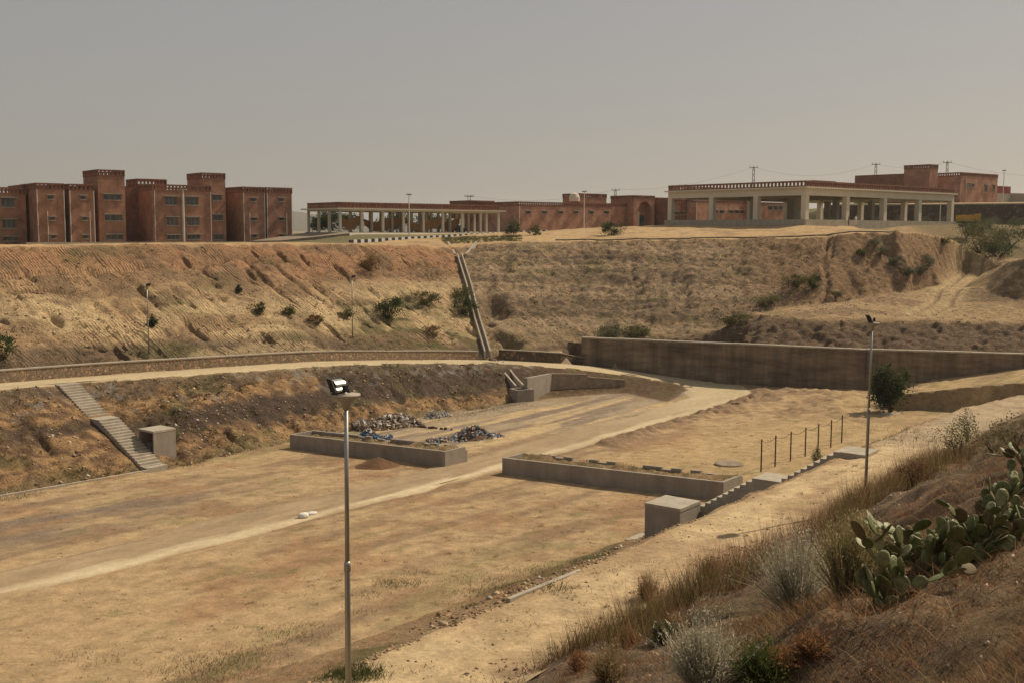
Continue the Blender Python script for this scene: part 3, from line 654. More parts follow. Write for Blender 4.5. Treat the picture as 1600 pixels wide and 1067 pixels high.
hills('hills', 3600, -300, 900, lambda u: max(4, 62 * math.exp(-((u - 430) / 200) ** 2) + 40 * math.exp(-((u + 100) / 160) ** 2)), (.14, .12, .09))
hills('hills', 3900, 1150, 2000, lambda u: max(4, 150 * math.exp(-((u - 1680) / 150) ** 2)), (.14, .12, .09))

# ------------------------------------------------------------------ roads
NT = 15
rv, rc_ = [], []
ts = np.linspace(-1.06, 1.06, NT)
for i in range(len(RC)):
    a_, b_, z_, hw = RC[i]
    k = min(1, max(0, (i - 100) / 14.0))
    for j, t in enumerate(ts):
        jit = (vnoise(np.array(i * .45), np.array(3.3 if t < 0 else 8.8), 12) - .5) * .5 * (abs(t) > .8)
        aa, bb = a_ + RN[i, 0] * hw * (t + jit), b_ + RN[i, 1] * hw * (t + jit)
        p = AB(aa, bb, 0); g = ground(p[0], p[1])
        edge = sstep(np.array(abs(t)), .86, 1.04)
        z = (1 - k) * (z_ + .015 - .2 * float(edge)) + k * (g + .125 - .19 * float(edge))
        rv.append((p[0], p[1], z))
        n1 = float(fbm(np.array(aa * .9), np.array(bb * .15), 3, 301)); n2 = float(fbm(np.array(aa * 1.5), np.array(bb * .6), 3, 302))
        far = np.array([.47, .385, .245]) * (.85 + .3 * n1)
        strip = float(sstep(np.array(t + (n2 - .5) * .35), .42, .56)) * float(sstep(np.array(-t - (n2 - .5) * .2), -.98, -.86)) * (.55 + .45 * float(sstep(np.array(n1), .35, .5)))
        bas = (np.array([.34, .255, .16]) * (.7 + .6 * n2)) * (1 - strip) + np.array([.56, .47, .31]) * strip
        kc = min(1, max(0, (i - 122) / 26.0))
        rc_.append(far * (1 - kc) + bas * kc)
ri = np.arange(len(RC) * NT).reshape(len(RC), NT)
rq = np.stack([ri[:-1, :-1], ri[:-1, 1:], ri[1:, 1:], ri[1:, :-1]], -1).reshape(-1, 4)
m_road = soil_mat('road_surface', 2.0, 12.0, .35, .03, .2)
np_mesh('access_road', rv, rq, m_road, np.array(rc_), smooth=True, kind='structure')

# ------------------------------------------------------------------ walls along the road
def chain(mb, pts, w, h0, h1):
    """pts: list of xyz on the wall's centre; prism from z+h0 to z+h1"""
    P = [np.asarray(p, float) for p in pts]
    n_ = []
    for i in range(len(P)):
        t = P[min(i + 1, len(P) - 1)] - P[max(i - 1, 0)]; t = t[:2] / (np.linalg.norm(t[:2]) + 1e-9); n_.append(np.array([-t[1], t[0], 0]))
    k = len(mb.v); n = len(P)
    vs_ = []
    for p, m_ in zip(P, n_):
        for s_, h in ((-1, h0), (1, h0), (1, h1), (-1, h1)):
            vs_.append(p + m_ * s_ * w / 2 + np.array([0, 0, h]))
    fs_ = []
    for i in range(n - 1):
        for j in range(4): fs_.append((i * 4 + j, i * 4 + (j + 1) % 4, (i + 1) * 4 + (j + 1) % 4, (i + 1) * 4 + j))
    fs_ += [(3, 2, 1, 0), tuple((n - 1) * 4 + j for j in range(4))]
    mb.add(vs_, fs_)
def off_pts(i0, i1, off): return [AB(RC[i, 0] + RN[i, 0] * (RC[i, 3] + off), RC[i, 1] + RN[i, 1] * (RC[i, 3] + off), RC[i, 2]) for i in range(i0, i1)]
def stone_wall(name, label, pts, h, m1):
    t = thing(name, label, 'wall', pts[len(pts) // 2])
    mb = MB(); chain(mb, pts, .45, -.5, h); mb.build('masonry', m1, t)
    mb = MB(); chain(mb, pts, .55, h + .003, h + .1); mb.build('coping', m_conc2, t)
stone_wall('stone_wall', 'long low rubble stone wall with pale coping beside the upper road', off_pts(2, iCH - 1, .42), .95, m_stone)
stone_wall('stone_wall', 'short dark stone wall between the drainage chute and the tall concrete wall', off_pts(iCH + 2, iCH + 14, .42) + [WLa[0] + np.array([-.1, -.3, -3.9])], 1.25, m_dstone)
# retaining wall: lifts poured one above the other, in bays
rw = thing('retaining_wall', 'tall stained concrete retaining wall behind the road bend', 'retaining wall', (WLa[1][0], WLa[1][1], 0))
wp = []
for i in range(len(WLa) - 1):
    n = int(np.linalg.norm(WLa[i + 1] - WLa[i]) / 6.2) + 1
    wp += [(WLa[i] + (WLa[i + 1] - WLa[i]) * k / n) for k in range(n)]
wp.append(WLa[-1])
for i in range(len(wp) - 1):
    p, q2 = wp[i].copy(), wp[i + 1].copy(); d = (q2 - p) / np.linalg.norm(q2 - p); p = p + d * .008; q2 = q2 - d * .008
    for nm, z0, z1, th in (('wall_bay', -1.5, 4.15, .62), ('upper_lift', 4.153, 6.1, .66), ('coping', 6.103, 6.28, .76)):
        mb = MB(); chain(mb, [np.array([p[0], p[1], 0]), np.array([q2[0], q2[1], 0])], th + .02 * math.sin(i * 2.7), z0, z1 + .02 * math.sin(i * 1.9)); mb.build(nm, m_conc2 if nm == 'coping' else m_rwall, rw)
# wing walls at the culvert
def quad_wall(mb, p, q2, z0p, z1p, z0q, z1q, th):
    p = np.asarray(p, float); q2 = np.asarray(q2, float); t = (q2 - p)[:2]; t /= np.linalg.norm(t); n = np.array([-t[1], t[0]]) * th
    mb.hexa([(p[0], p[1], z0p), (q2[0], q2[1], z0q), (q2[0] + n[0], q2[1] + n[1], z0q), (p[0] + n[0], p[1] + n[1], z0p),
             (p[0], p[1], z1p), (q2[0], q2[1], z1q), (q2[0] + n[0], q2[1] + n[1], z1q), (p[0] + n[0], p[1] + n[1], z1p)])
c0, c1, c2, c3 = D(824, 627, 125), D(862, 621, 129.5), D(917, 616, 131.5), D(976, 612.5, 133.5)
cw = thing('culvert_headwall', 'raw concrete wing walls below the road beside the drain outlet', 'headwall', c1)
mb = MB(); quad_wall(mb, c0, c1, -.5, D(828, 590, 125)[2], -.5, D(864, 583, 129.5)[2], .5); mb.build('wing_wall', m_conc, cw, label='paler wing wall turned to the light')  # light on this wall put into its paler concrete colour
mb = MB(); quad_wall(mb, c1 + np.array([.02, 0, 0]), c2, -.5, D(864, 583, 129.5)[2], -.5, D(917, 584, 131.5)[2], .5); mb.build('wing_wall', m_rubwall, cw)
mb = MB(); quad_wall(mb, c2 + np.array([.02, .02, 0]), c3, -.5, D(917, 588, 131.5)[2], -.5, D(976, 593, 133.5)[2], .45); mb.build('wing_wall', m_rubwall, cw)
# drainage chute
ch = thing('drainage_chute', 'long concrete drainage chute running straight down the embankment', 'drain', CH[0])
pc = [p.copy() for p in CH[:4]]
den = []
for p, q2 in zip(pc[:-1], pc[1:]):
    for k in range(8): den.append(p + (q2 - p) * k / 8)
den.append(pc[-1])
den = [np.array([p[0], p[1], max(p[2] + .25, ground(p[0], p[1]) + .1)]) for p in den]
def side(pts, o):
    out = []
    for i in range(len(pts)):
        t = pts[min(i + 1, len(pts) - 1)] - pts[max(i - 1, 0)]; t = t[:2] / np.linalg.norm(t[:2]); out.append(pts[i] + np.array([-t[1] * o, t[0] * o, 0]))
    return out
for o in (-.33, .33):
    mb = MB(); chain(mb, side(den, o), .17, -.9, .35); mb.build('side_wall', m_conc2, ch)
mb = MB(); chain(mb, den, .48, -.6, -.2); mb.build('chute_floor', m_rubwall, ch)
hw0 = D(716, 388, 168)
mb = MB()
fun = [D(700, 384, 169.5), D(744, 384, 169.5), D(728, 403, 163.5), D(711, 403, 163.5)]
mb.hexa([f - np.array([0, 0, .35]) for f in (fun[3], fun[2], fun[1], fun[0])] + [fun[3], fun[2], fun[1], fun[0]]); mb.build('inlet_apron', m_conc2, ch)
for p, q2 in ((fun[0], fun[3]), (fun[1], fun[2])):
    mb = MB(); chain(mb, [p + np.array([0, 0, .1]), q2 + np.array([0, 0, .1])], .3, -.4, .5); mb.build('inlet_wall', m_conc2, ch)
lo = [D(781, 570, 132.8), D(797, 592, 129), D(812, 609, 125.8)]
lo = [np.array([p[0], p[1], p[2] + .15]) for p in lo]
lc = thing('drainage_chute', 'short lower chute dropping from the road into a concrete box', 'drain', lo[2])
for o in (-.45, .45):
    mb = MB(); chain(mb, side(lo, o), .2, -.9, .4); mb.build('side_wall', m_conc2, lc)
mb = MB(); chain(mb, lo, .69, -.6, -.1); mb.build('chute_floor', m_rubwall, lc)
bx = D(815, 622, 125); fr = frame((bx[0], bx[1], 0), 60)
mb = MB(); z0 = bx[2]
for x0, x1, y0, y1 in ((-1.1, 1.1, -.9, -.65), (-1.1, 1.1, .65, .9), (-1.1, -.85, -.647, .647), (.85, 1.1, -.647, .647)): mb.box(x0, x1, y0, y1, z0 - .6, z0 + 1.1, fr)
mb.box(-.847, .847, -.647, .647, z0 - .5, z0 + .2, fr); mb.build('outlet_box', m_conc, lc)
gr = [D(768, 559, 134.2), D(779, 568.5, 133)]
mb = MB(); chain(mb, [g + np.array([0, 0, .02]) for g in gr], .8, -.2, .06); mb.build('drain_grating', m_rust, label='dark grating crossing the pale upper road', cat='grating')

# ------------------------------------------------------------------ stairs
def stairs_(name, label, a_foot, a_top, zb, zt, n1, n2, b0, b1, landing):
    t = thing(name, label, 'stairs', AB(a_foot, (b0 + b1) / 2, zb)); sg = 1 if a_top > a_foot else -1
    n = n1 + n2; run = (abs(a_top - a_foot) - landing) / n; rise = (zt - zb) / n; a_ = a_foot; proto = None
    org = AB(a_foot, b0, 0)
    for i in range(n + 1):
        w_ = landing if i == n1 else run; k = i if i < n1 else (n1 if i == n1 else i - 1 + 1)
        z = zb + rise * (i + 1 if i < n1 else i)
        a2 = a_ + sg * w_
        if i != n1 and proto is not None:
            o = bpy.data.objects.new('step', proto.data); o.location = Vector((AB(a_, b0, z) - np.array(t.location)).tolist()); put(o, parent=t)
        else:
            mb = MB(); mb.v = []
            lo_, hi_ = (0, sg * w_) if sg > 0 else (sg * w_, 0)
            mb.box(lo_, hi_, 0, b1 - b0, -.75, 0, lambda a, b, z_: tuple(AB(a, b, z_)))
            o = mb.build('landing' if i == n1 else 'step', m_conc2, t, local=True); o.location = Vector((AB(a_, b0, z) - np.array(t.location)).tolist())
            if i != n1: proto = o
        a_ = a2
    mb = MB(); mb.box(min(a_top, a_top + sg * 1.2), max(a_top, a_top + sg * 1.2), b0, b1, zt - .4, zt + .02, ABF); mb.build('top_slab', m_conc2, t)
    mb = MB(); mb.box(min(a_foot - sg * .6, a_foot), max(a_foot - sg * .6, a_foot), b0, b1, zb - .5, zb + .12, ABF); mb.build('bottom_slab', m_conc2, t)
    return t
zb1 = zf(-71.5, 49.5); stairs_('staircase', 'concrete staircase climbing the embankment to the upper road, two flights', -71.9, -83.3, zb1 + .1, 7.35, 18, 13, 47.95, 49.75, 1.2)
zb2 = zf(-30, 49.5); stairs_('staircase', 'half buried concrete steps behind the nearest concrete cube', -29.1, -18.3, zb2 + .15, 9.98, 22, 9, 48.5, 50.2, 1.2)
# cubes
def cube(a0, a1, b0, b1, z0, z1, open_b, label):
    t = thing('concrete_cube', label, 'cube hut', AB((a0 + a1) / 2, (b0 + b1) / 2, z0)); w_ = .14
    mb = MB(); mb.box(a0, a1, b0, b1, z1 - .16, z1, ABF); mb.build('roof_slab', m_conc2, t)
    for x0, x1 in ((a0 + .02, a0 + w_), (a1 - w_, a1 - .02)):
        mb = MB(); mb.box(x0, x1, b0 + .02, b1 - .02, z0 - .9, z1 - .163, ABF); mb.build('side_wall', m_conc, t)
    y0, y1 = (b1 - w_, b1 - .02) if open_b < 0 else (b0 + .02, b0 + w_)
    mb = MB(); mb.box(a0 + w_ + .003, a1 - w_ - .003, y0, y1, z0 - .9, z1 - .163, ABF); mb.build('back_wall', m_conc, t)
    mb = MB(); mb.box(a0 + w_ + .003, a1 - w_ - .003, b0 + w_ + .01, b1 - w_ - .01, z0 - .9, z0 + .05, ABF); mb.build('floor', m_conc, t)
    ym = b0 + .5 if open_b < 0 else b1 - 1.0
    mb = MB(); mb.box(a0 + w_ + .01, a0 + w_ + .8, ym, ym + .5, z0 + .053, z0 + .7, ABF); mb.build('inner_block', m_conc, t)
cube(-75.15, -73.1, 49.8, 51.85, 2.6, 4.45, -1, 'grey concrete cube with an open side at the foot of the far stairs')
cube(-27.2, -25.2, 46.22, 48.3, 4.55, 6.7, 1, 'closed grey concrete cube half sunk in the near embankment')

# ------------------------------------------------------------------ foliage / blades helpers
def blades(P, Hh, W, lean, colr, segs=2, curl=.5, seed=1, az=None):
    """P (n,3) roots; returns V, T, C arrays: tapered curved blades"""
    r = np.random.default_rng(seed); n = len(P)
    th = r.uniform(0, 2 * math.pi, n) if az is None else az
    fa_ = r.uniform(0, 2 * math.pi, n)
    d = np.stack([np.cos(th), np.sin(th)], 1) * (lean * np.ones(n))[:, None]
    sd_ = np.stack([np.cos(fa_), np.sin(fa_)], 1)
    Vs, Cs = [], []
    for k in range(segs + 1):
        t = k / segs; off = d * (t + curl * t * t)[..., None] if False else d * (t + curl * t * t)
        c = np.concatenate([P[:, :2] + off * Hh[:, None], (P[:, 2] + Hh * t * (1 - .25 * curl * t * (lean if np.ndim(lean) else lean)))[:, None]], 1)
        wv = W * (1 - t) if np.ndim(W) else W * (1 - t)
        if k < segs:
            o = np.concatenate([sd_ * (wv * np.ones(n))[:, None] / 2, np.zeros((n, 1))], 1)
            Vs += [c - o, c + o]; Cs += [colr * (.7 + .3 * t), colr * (.7 + .3 * t)]
        else: Vs.append(c); Cs.append(colr)
    m_ = len(Vs); V = np.stack(Vs, 1).reshape(-1, 3); C = np.stack(Cs, 1).reshape(-1, 3); base = np.arange(n)[:, None] * m_
    T = []
    for k in range(segs - 1): T += [[2 * k, 2 * k + 1, 2 * k + 3], [2 * k, 2 * k + 3, 2 * k + 2]]
    T.append([2 * (segs - 1), 2 * (segs - 1) + 1, 2 * segs])
    T = (base[:, None, :] + np.array(T)[None]).reshape(-1, 3)
    return V, T, C
def leaves(cent, rad, n, size, col, seed, clumps=14, flat=.0):
    """leaf quads in uneven clumps inside an ellipsoid"""
    r = np.random.default_rng(seed)
    cc = r.normal(size=(clumps, 3)); cc /= np.linalg.norm(cc, axis=1)[:, None]; cc *= (r.uniform(.25, .95, clumps) ** .7)[:, None]; cc[:, 2] = cc[:, 2] * .9
    cr = r.uniform(.22, .5, clumps); k = r.integers(0, clumps, n)
    p = cc[k] + r.normal(size=(n, 3)) * cr[k][:, None] * .55
    shade = r.uniform(.65, 1.25, clumps)[k] * r.uniform(.75, 1.25, n)
    P = np.asarray(cent)[None] + p * np.asarray(rad)[None]
    u_ = r.normal(size=(n, 3)); u_ /= np.linalg.norm(u_, axis=1)[:, None]; w_ = np.cross(u_, r.normal(size=(n, 3))); w_ /= np.linalg.norm(w_, axis=1)[:, None]
    s_ = size * r.uniform(.6, 1.4, n)[:, None]
    V = np.stack([P - u_ * s_, P + w_ * s_ * .5, P + u_ * s_, P - w_ * s_ * .5], 1).reshape(-1, 3)
    Q = np.arange(n * 4).reshape(-1, 4); C = np.repeat(np.asarray(col)[None] * shade[:, None], 4, 0)
    return V, Q, C
def bush(name, label, p, rx, rz, col, n=500, size=.14, seed=0, cat='bush', group=None, stem=True, clumps=14):
    t = thing(name, label, cat, p, group)
    V, Q, C = leaves((p[0], p[1], p[2] + rz * .85), (rx, rx, rz), n, size, col, seed, clumps)
    V[:, 2] = np.maximum(V[:, 2], p[2] - .1)
    np_mesh('foliage', V, Q, m_leaf, C, parent=t)
    mb = MB(); r = random.Random(seed)
    for k in range(4):
        an = r.uniform(0, 6.28); mb.tube((p[0], p[1], p[2] - .2), (p[0] + math.cos(an) * rx * .5, p[1] + math.sin(an) * rx * .5, p[2] + rz * r.uniform(.6, 1.1)), .035 * rx + .02, .01, 5)
    mb.build('stems', m_rust, t)
    return t

# ------------------------------------------------------------------ planters
def planter(a0, a1, b0, b1, label, seed):
    r = random.Random(seed); zc_ = lambda a: zf(a, b0); t = thing('planter', label, 'planter', AB((a0 + a1) / 2, (b0 + b1) / 2, zc_((a0 + a1) / 2)))
    hgt = 1.17; w_ = .24; n = 24
    def wall(x0, x1, y0, y1, nm, rag):
        mb = MB(); m_ = n if abs(x1 - x0) > 5 else 3
        for i in range(m_):
            xa = x0 + (x1 - x0) * i / m_; xb = x0 + (x1 - x0) * (i + 1) / m_; zb_ = zc_(xa) ; ze = zc_(xb); dp = -(r.random() < rag) * r.uniform(.08, .3)
            mb.hexa([AB(xa, y0, zb_ - .5), AB(xb, y0, ze - .5), AB(xb, y1, ze - .5), AB(xa, y1, zb_ - .5), AB(xa, y0, zb_ + hgt + dp), AB(xb, y0, ze + hgt + dp), AB(xb, y1, ze + hgt + dp), AB(xa, y1, zb_ + hgt + dp)])
        mb.build(nm, m_conc, t)
    wall(a0, a1, b0, b0 + w_, 'front_wall', .0); wall(a0, a1, b1 - w_, b1, 'back_wall', .45)
    wall(a0, a0 + w_, b0 + w_ + .003, b1 - w_ - .003, 'end_wall', 0); wall(a1 - w_, a1, b0 + w_ + .003, b1 - w_ - .003, 'end_wall', 0)
    # earth fill heaped unevenly, spilling over the front edge in places
    na2, nb2 = 110, 16; xs = np.linspace(a0 + .1, a1 - .1, na2); ys = np.linspace(b0 + .1, b1 - .1, nb2)
    X, Y = np.meshgrid(xs, ys, indexing='ij'); tt = np.sin((Y - b0) / (b1 - b0) * math.pi)
    n1 = fbm(X * .55, Y * .55 + seed, 3, seed); n2 = fbm(X * 2.2, Y * 2.2, 3, seed + 5)
    Zs = np.vectorize(zc_)(X) + hgt - .32 + .55 * (n1 - .32) * (.3 + .7 * tt) + .22 * (n2 - .4) + .16 * sstep(n1, .5, .62)
    P = np.stack([X * A[0] + Y * B[0], X * A[1] + Y * B[1], Zs], -1).reshape(-1, 3); I = np.arange(na2 * nb2).reshape(na2, nb2)
    Q = np.stack([I[:-1, :-1], I[1:, :-1], I[1:, 1:], I[:-1, 1:]], -1).reshape(-1, 4)
    cc = mix(C_(.34, .235, .13) + 0 * X[..., None], C_(.17, .14, .07), sstep(n2, .45, .6) * .7).reshape(-1, 3)
    np_mesh('soil', P, Q, m_bank, cc, parent=t)
    k = rng.integers(0, len(P), 500); pr = P[k]
    V, T, C = blades(pr, rng.uniform(.08, .35, 500), .03, .5, np.array([[.24, .19, .08]]) * rng.uniform(.5, 1.2, (500, 1)), seed=seed)
    np_mesh('weeds', V, T, m_leaf, C, parent=t, kind='stuff')
planter(-70.5, -53.2, 61.2, 63.8, 'long grey planter box nearer the far stairs, left of the centre track', 3)
planter(-47.8, -30.4, 61.2, 63.9, 'long grey planter box right of the centre track, behind the nearest cube', 4)

# ------------------------------------------------------------------ floodlight poles
def flood_proto(label):
    t = thing('floodlight_pole', label, 'floodlight', (0, 0, 0), 'floodlight poles round the basin')
    mb = MB(); mb.lathe([(.062, 0), (.06, 3.45), (.056, 3.5)], 12); mb.build('lower_pole', m_steel, t, smooth=True)
    mb = MB(); mb.lathe([(.07, 3.42), (.07, 3.56), (.05, 3.62)], 12); mb.build('sleeve', m_steel, t, smooth=True)
    mb = MB(); mb.lathe([(.048, 3.6), (.042, 6.75)], 12); mb.build('upper_pole', m_steel, t, smooth=True)
    mb = MB(); mb.lathe([(.06, 6.70), (.10, 6.83), (.255, 6.955), (.285, 6.975), (.285, 7.0), (.02, 7.02)], 24); mb.build('disc', m_conc2, t, smooth=True)
    # lamp head: leaning back, two half-round reflectors stacked, dark front frame to the left
    h = bpy.data.objects.new('lamp_head', None)
    mb = MB(); ca, sa = math.cos(.42), math.sin(.42)
    def hp(x, y, z): return (-.10 + .8 * (x - sa * z * .9), .8 * y - .1, 7.03 + .8 * ca * z * .9)
    bodyv = []
    for k, (zc2, rr) in enumerate(((.275, .115), (.10, .095))):
        n = 12; vs_ = []
        for yy in (-.17, .17):
            for i in range(n + 1):
                an = -math.pi / 2 + math.pi * i / n; vs_.append(hp(rr * 1.25 * math.cos(an), yy + .04, zc2 + rr * math.sin(an)))
        fs_ = [(i, i + 1, n + 2 + i, n + 1 + i) for i in range(n)] + [tuple(range(n + 1))[::-1], tuple(range(n + 1, 2 * n + 2))]
        mb.add(vs_, fs_)
    h = mb.build('lamp_head', m_chrome, t, local=True, smooth=False)
    mb = MB()
    P = [hp(-.07, -.2, -.03), hp(-.005, -.2, -.03), hp(-.005, .28, -.03), hp(-.07, .28, -.03), hp(-.07, -.2, .43), hp(-.005, -.2, .43), hp(-.005, .28, .43), hp(-.07, .28, .43)]
    mb.hexa(P); mb.build('front_frame', m_black, h, local=True)
    mb = MB()
    for yy in (-.2, .255):
        mb = MB(); mb.hexa([hp(.0, yy, -.02), hp(.13, yy, -.02), hp(.13, yy + .025, -.02), hp(.0, yy + .025, -.02), hp(.0, yy, .41), hp(.1, yy, .41), hp(.1, yy + .025, .41), hp(.0, yy + .025, .41)]); mb.build('side_plate', m_black, h, local=True)
    mb = MB(); mb.box(.02, .10, -.12, -.03, 7.06, 7.2); mb.build('gear_box', m_black, h, local=True)
    mb = MB(); mb.tube((.0, 0, 7.0), (-.06, -.04, 7.1), .03, n=6); mb.tube((-.1, -.3, 7.05), (-.1, .18, 7.05), .015, n=6); mb.build('bracket', m_steel, h, local=True)
    return t
fl = flood_proto('nearest floodlight pole, tall grey mast standing in front of the basin')
spots = [((545, 1146, 22.2), None, -.654), ((1351, 798, 40.2), 'grey floodlight pole rising from the grass near the prickly pears', -.20), ((233, 560, 'A'), 'thin floodlight pole on the left behind the roadside stone wall', 2.5), ((551, 527, 'G'), 'thin floodlight pole on the slope between the left pole and the chute', 2.4)]
for i, (q_, lb, rz) in enumerate(spots):
    o = fl if i == 0 else copy_tree(fl)
    if q_[2] == 'A': r_ = ray(q_[0], q_[1]); p = CAM + r_ * (-88.6 / (r_[0] * A[0] + r_[1] * A[1]))
    elif q_[2] == 'G': p = G(q_[0], q_[1], 60)
    else: p = D(*q_)
    p[2] = ground(p[0], p[1]); dd = (p - CAM) @ FW
    zt_ = [20 - (606 - 359) / F_PX * 22.2, 20 - (500 - 361) / F_PX * 40.2, 20 - (447 - 358) / F_PX * dd, 20 - (434 - 359) / F_PX * dd][i]
    o.location = Vector(p.tolist()); k = (zt_ - p[2]) / 7.0; o.scale = (k, k, k) if i < 2 else (1, 1, k); o.rotation_euler = (0, .004, rz)
    if lb: o['label'] = lb

# ------------------------------------------------------------------ rope fence, manhole, mound, sacks, rubble rows
fpx = [(1189, 736, 685), (1211, 727, 679), (1235, 718, 673), (1258, 711, 667), (1278, 704, 661), (1298, 697, 655), (1315, 690, 648)]
fp = [FP(u, v) for u, v, _ in fpx]
fe = thing('post_fence', 'row of thin dark posts strung with a rope across the sandy ground', 'fence', fp[3])
tops = []
for (u, v, vt), p in zip(fpx, fp):
    d = (p - CAM) @ FW; zt_ = p[2] + (v - vt) / F_PX * d; mb = MB(); g = ground(p[0], p[1])
    mb.tube((p[0], p[1], g - .2), (p[0], p[1], zt_), .055, .05, 7); mb.build('post', m_rust, fe); tops.append(np.array([p[0], p[1], zt_ - .12]))
mb = MB()
for p, q2 in zip(tops[:-1], tops[1:]):
    pr = p
    for k in range(1, 7):
        t = k / 6; c = p + (q2 - p) * t - np.array([0, 0, .22 * 4 * t * (1 - t)]); mb.tube(pr, c, .018, n=4, cap=False); pr = c
mb.build('rope', m_rust, fe)
p = FP(1139, 725); mb = MB(); mb.lathe([(1.05, -.1), (1.05, .09), (.95, .13), (.0, .14)], 20, (p[0], p[1], ground(p[0], p[1]))); mb.build('manhole_cover', m_rubwall, label='round flat manhole cover beyond the right planter', cat='manhole')
def mound(name, label, p, r, h, col, cat, seed):
    n = 46; V = []; xs = np.linspace(-1.25, 1.25, n); X, Y = np.meshgrid(xs, xs, indexing='ij'); R = np.sqrt(X * X + Y * Y)
    nz = fbm(X * 2.5, Y * 2.5, 4, seed) - .5; Zs = h * np.clip(1.05 - R - .25 * nz * (R < 1.2), -.2, 1) * (1 + .5 * nz)
    P = np.stack([p[0] + X * r, p[1] + Y * r, p[2] + Zs], -1).reshape(-1, 3); I = np.arange(n * n).reshape(n, n)
    Q = np.stack([I[:-1, :-1], I[1:, :-1], I[1:, 1:], I[:-1, 1:]], -1).reshape(-1, 4)
    np_mesh(name, P, Q, m_bank, np.array(col)[None] * (.8 + .8 * (nz.reshape(-1, 1) + .2)), smooth=True, label=label, cat=cat)
p = FP(590, 728); p[2] = ground(p[0], p[1]) - .05; mound('earth_mound', 'small heap of reddish brown earth in front of the left planter', p, 1.75, .75, (.21, .12, .07), 'mound', 41)
def sack(label, u, v, sx, sy, sz, rot, seed):
    r = np.random.default_rng(seed); me = bpy.data.meshes.new('sack'); V = []; n, m_ = 12, 8; p = FP(u, v)
    for i in range(m_ + 1):
        ph = -math.pi / 2 + math.pi * i / m_
        for j in range(n):
            th = 2 * math.pi * j / n; x, y, z = math.cos(ph) * math.cos(th), math.cos(ph) * math.sin(th), math.sin(ph)
            x = math.copysign(abs(x) ** .7, x); k = 1 + .18 * (r.random() - .5)
            V.append((p[0] + (x * sx * math.cos(rot) - y * sy * math.sin(rot)) * k, p[1] + (x * sx * math.sin(rot) + y * sy * math.cos(rot)) * k, ground(p[0], p[1]) + .1 + sz * .7 + max(z, -.75) * sz * k))
    Q = [(i * n + j, i * n + (j + 1) % n, (i + 1) * n + (j + 1) % n, (i + 1) * n + j) for i in range(m_) for j in range(n)]
    np_mesh('sack', V, Q, m_white, smooth=True, label=label, cat='sack', group='sacks dropped beside the track')
sack('plump white sack lying beside the centre track, left of the two', 474, 809, .34, .24, .2, .3, 1)
sack('flatter white sack lying beside the centre track, right of the two', 487, 804, .36, .2, .13, .5, 2)
for i, (u, v) in enumerate([(648, 667.3), (654.5, 667.6), (660, 667.9), (665, 668.2), (671, 668.8), (676.5, 669), (681.5, 669.5), (689.5, 670.2), (696, 670.4), (705.5, 671.3)]):
    p = FP(u, v); mb = MB(); fr = frame((p[0], p[1], 0), 30 + 17 * i); g = ground(p[0], p[1]); s_ = .085 + .02 * ((i * 7) % 3)
    mb.box(-s_ * 1.3, s_ * 1.3, -s_, s_, g - .05, g + s_ * 1.6, fr)
    mb.build('brick_block', m_rust, label=('first', 'second', 'third', 'fourth', 'fifth', 'sixth', 'seventh', 'eighth', 'ninth', 'last')[i] + ' small dark block from the left in the dotted row between the litter heaps', cat='block', group='row of dark blocks between the litter heaps')

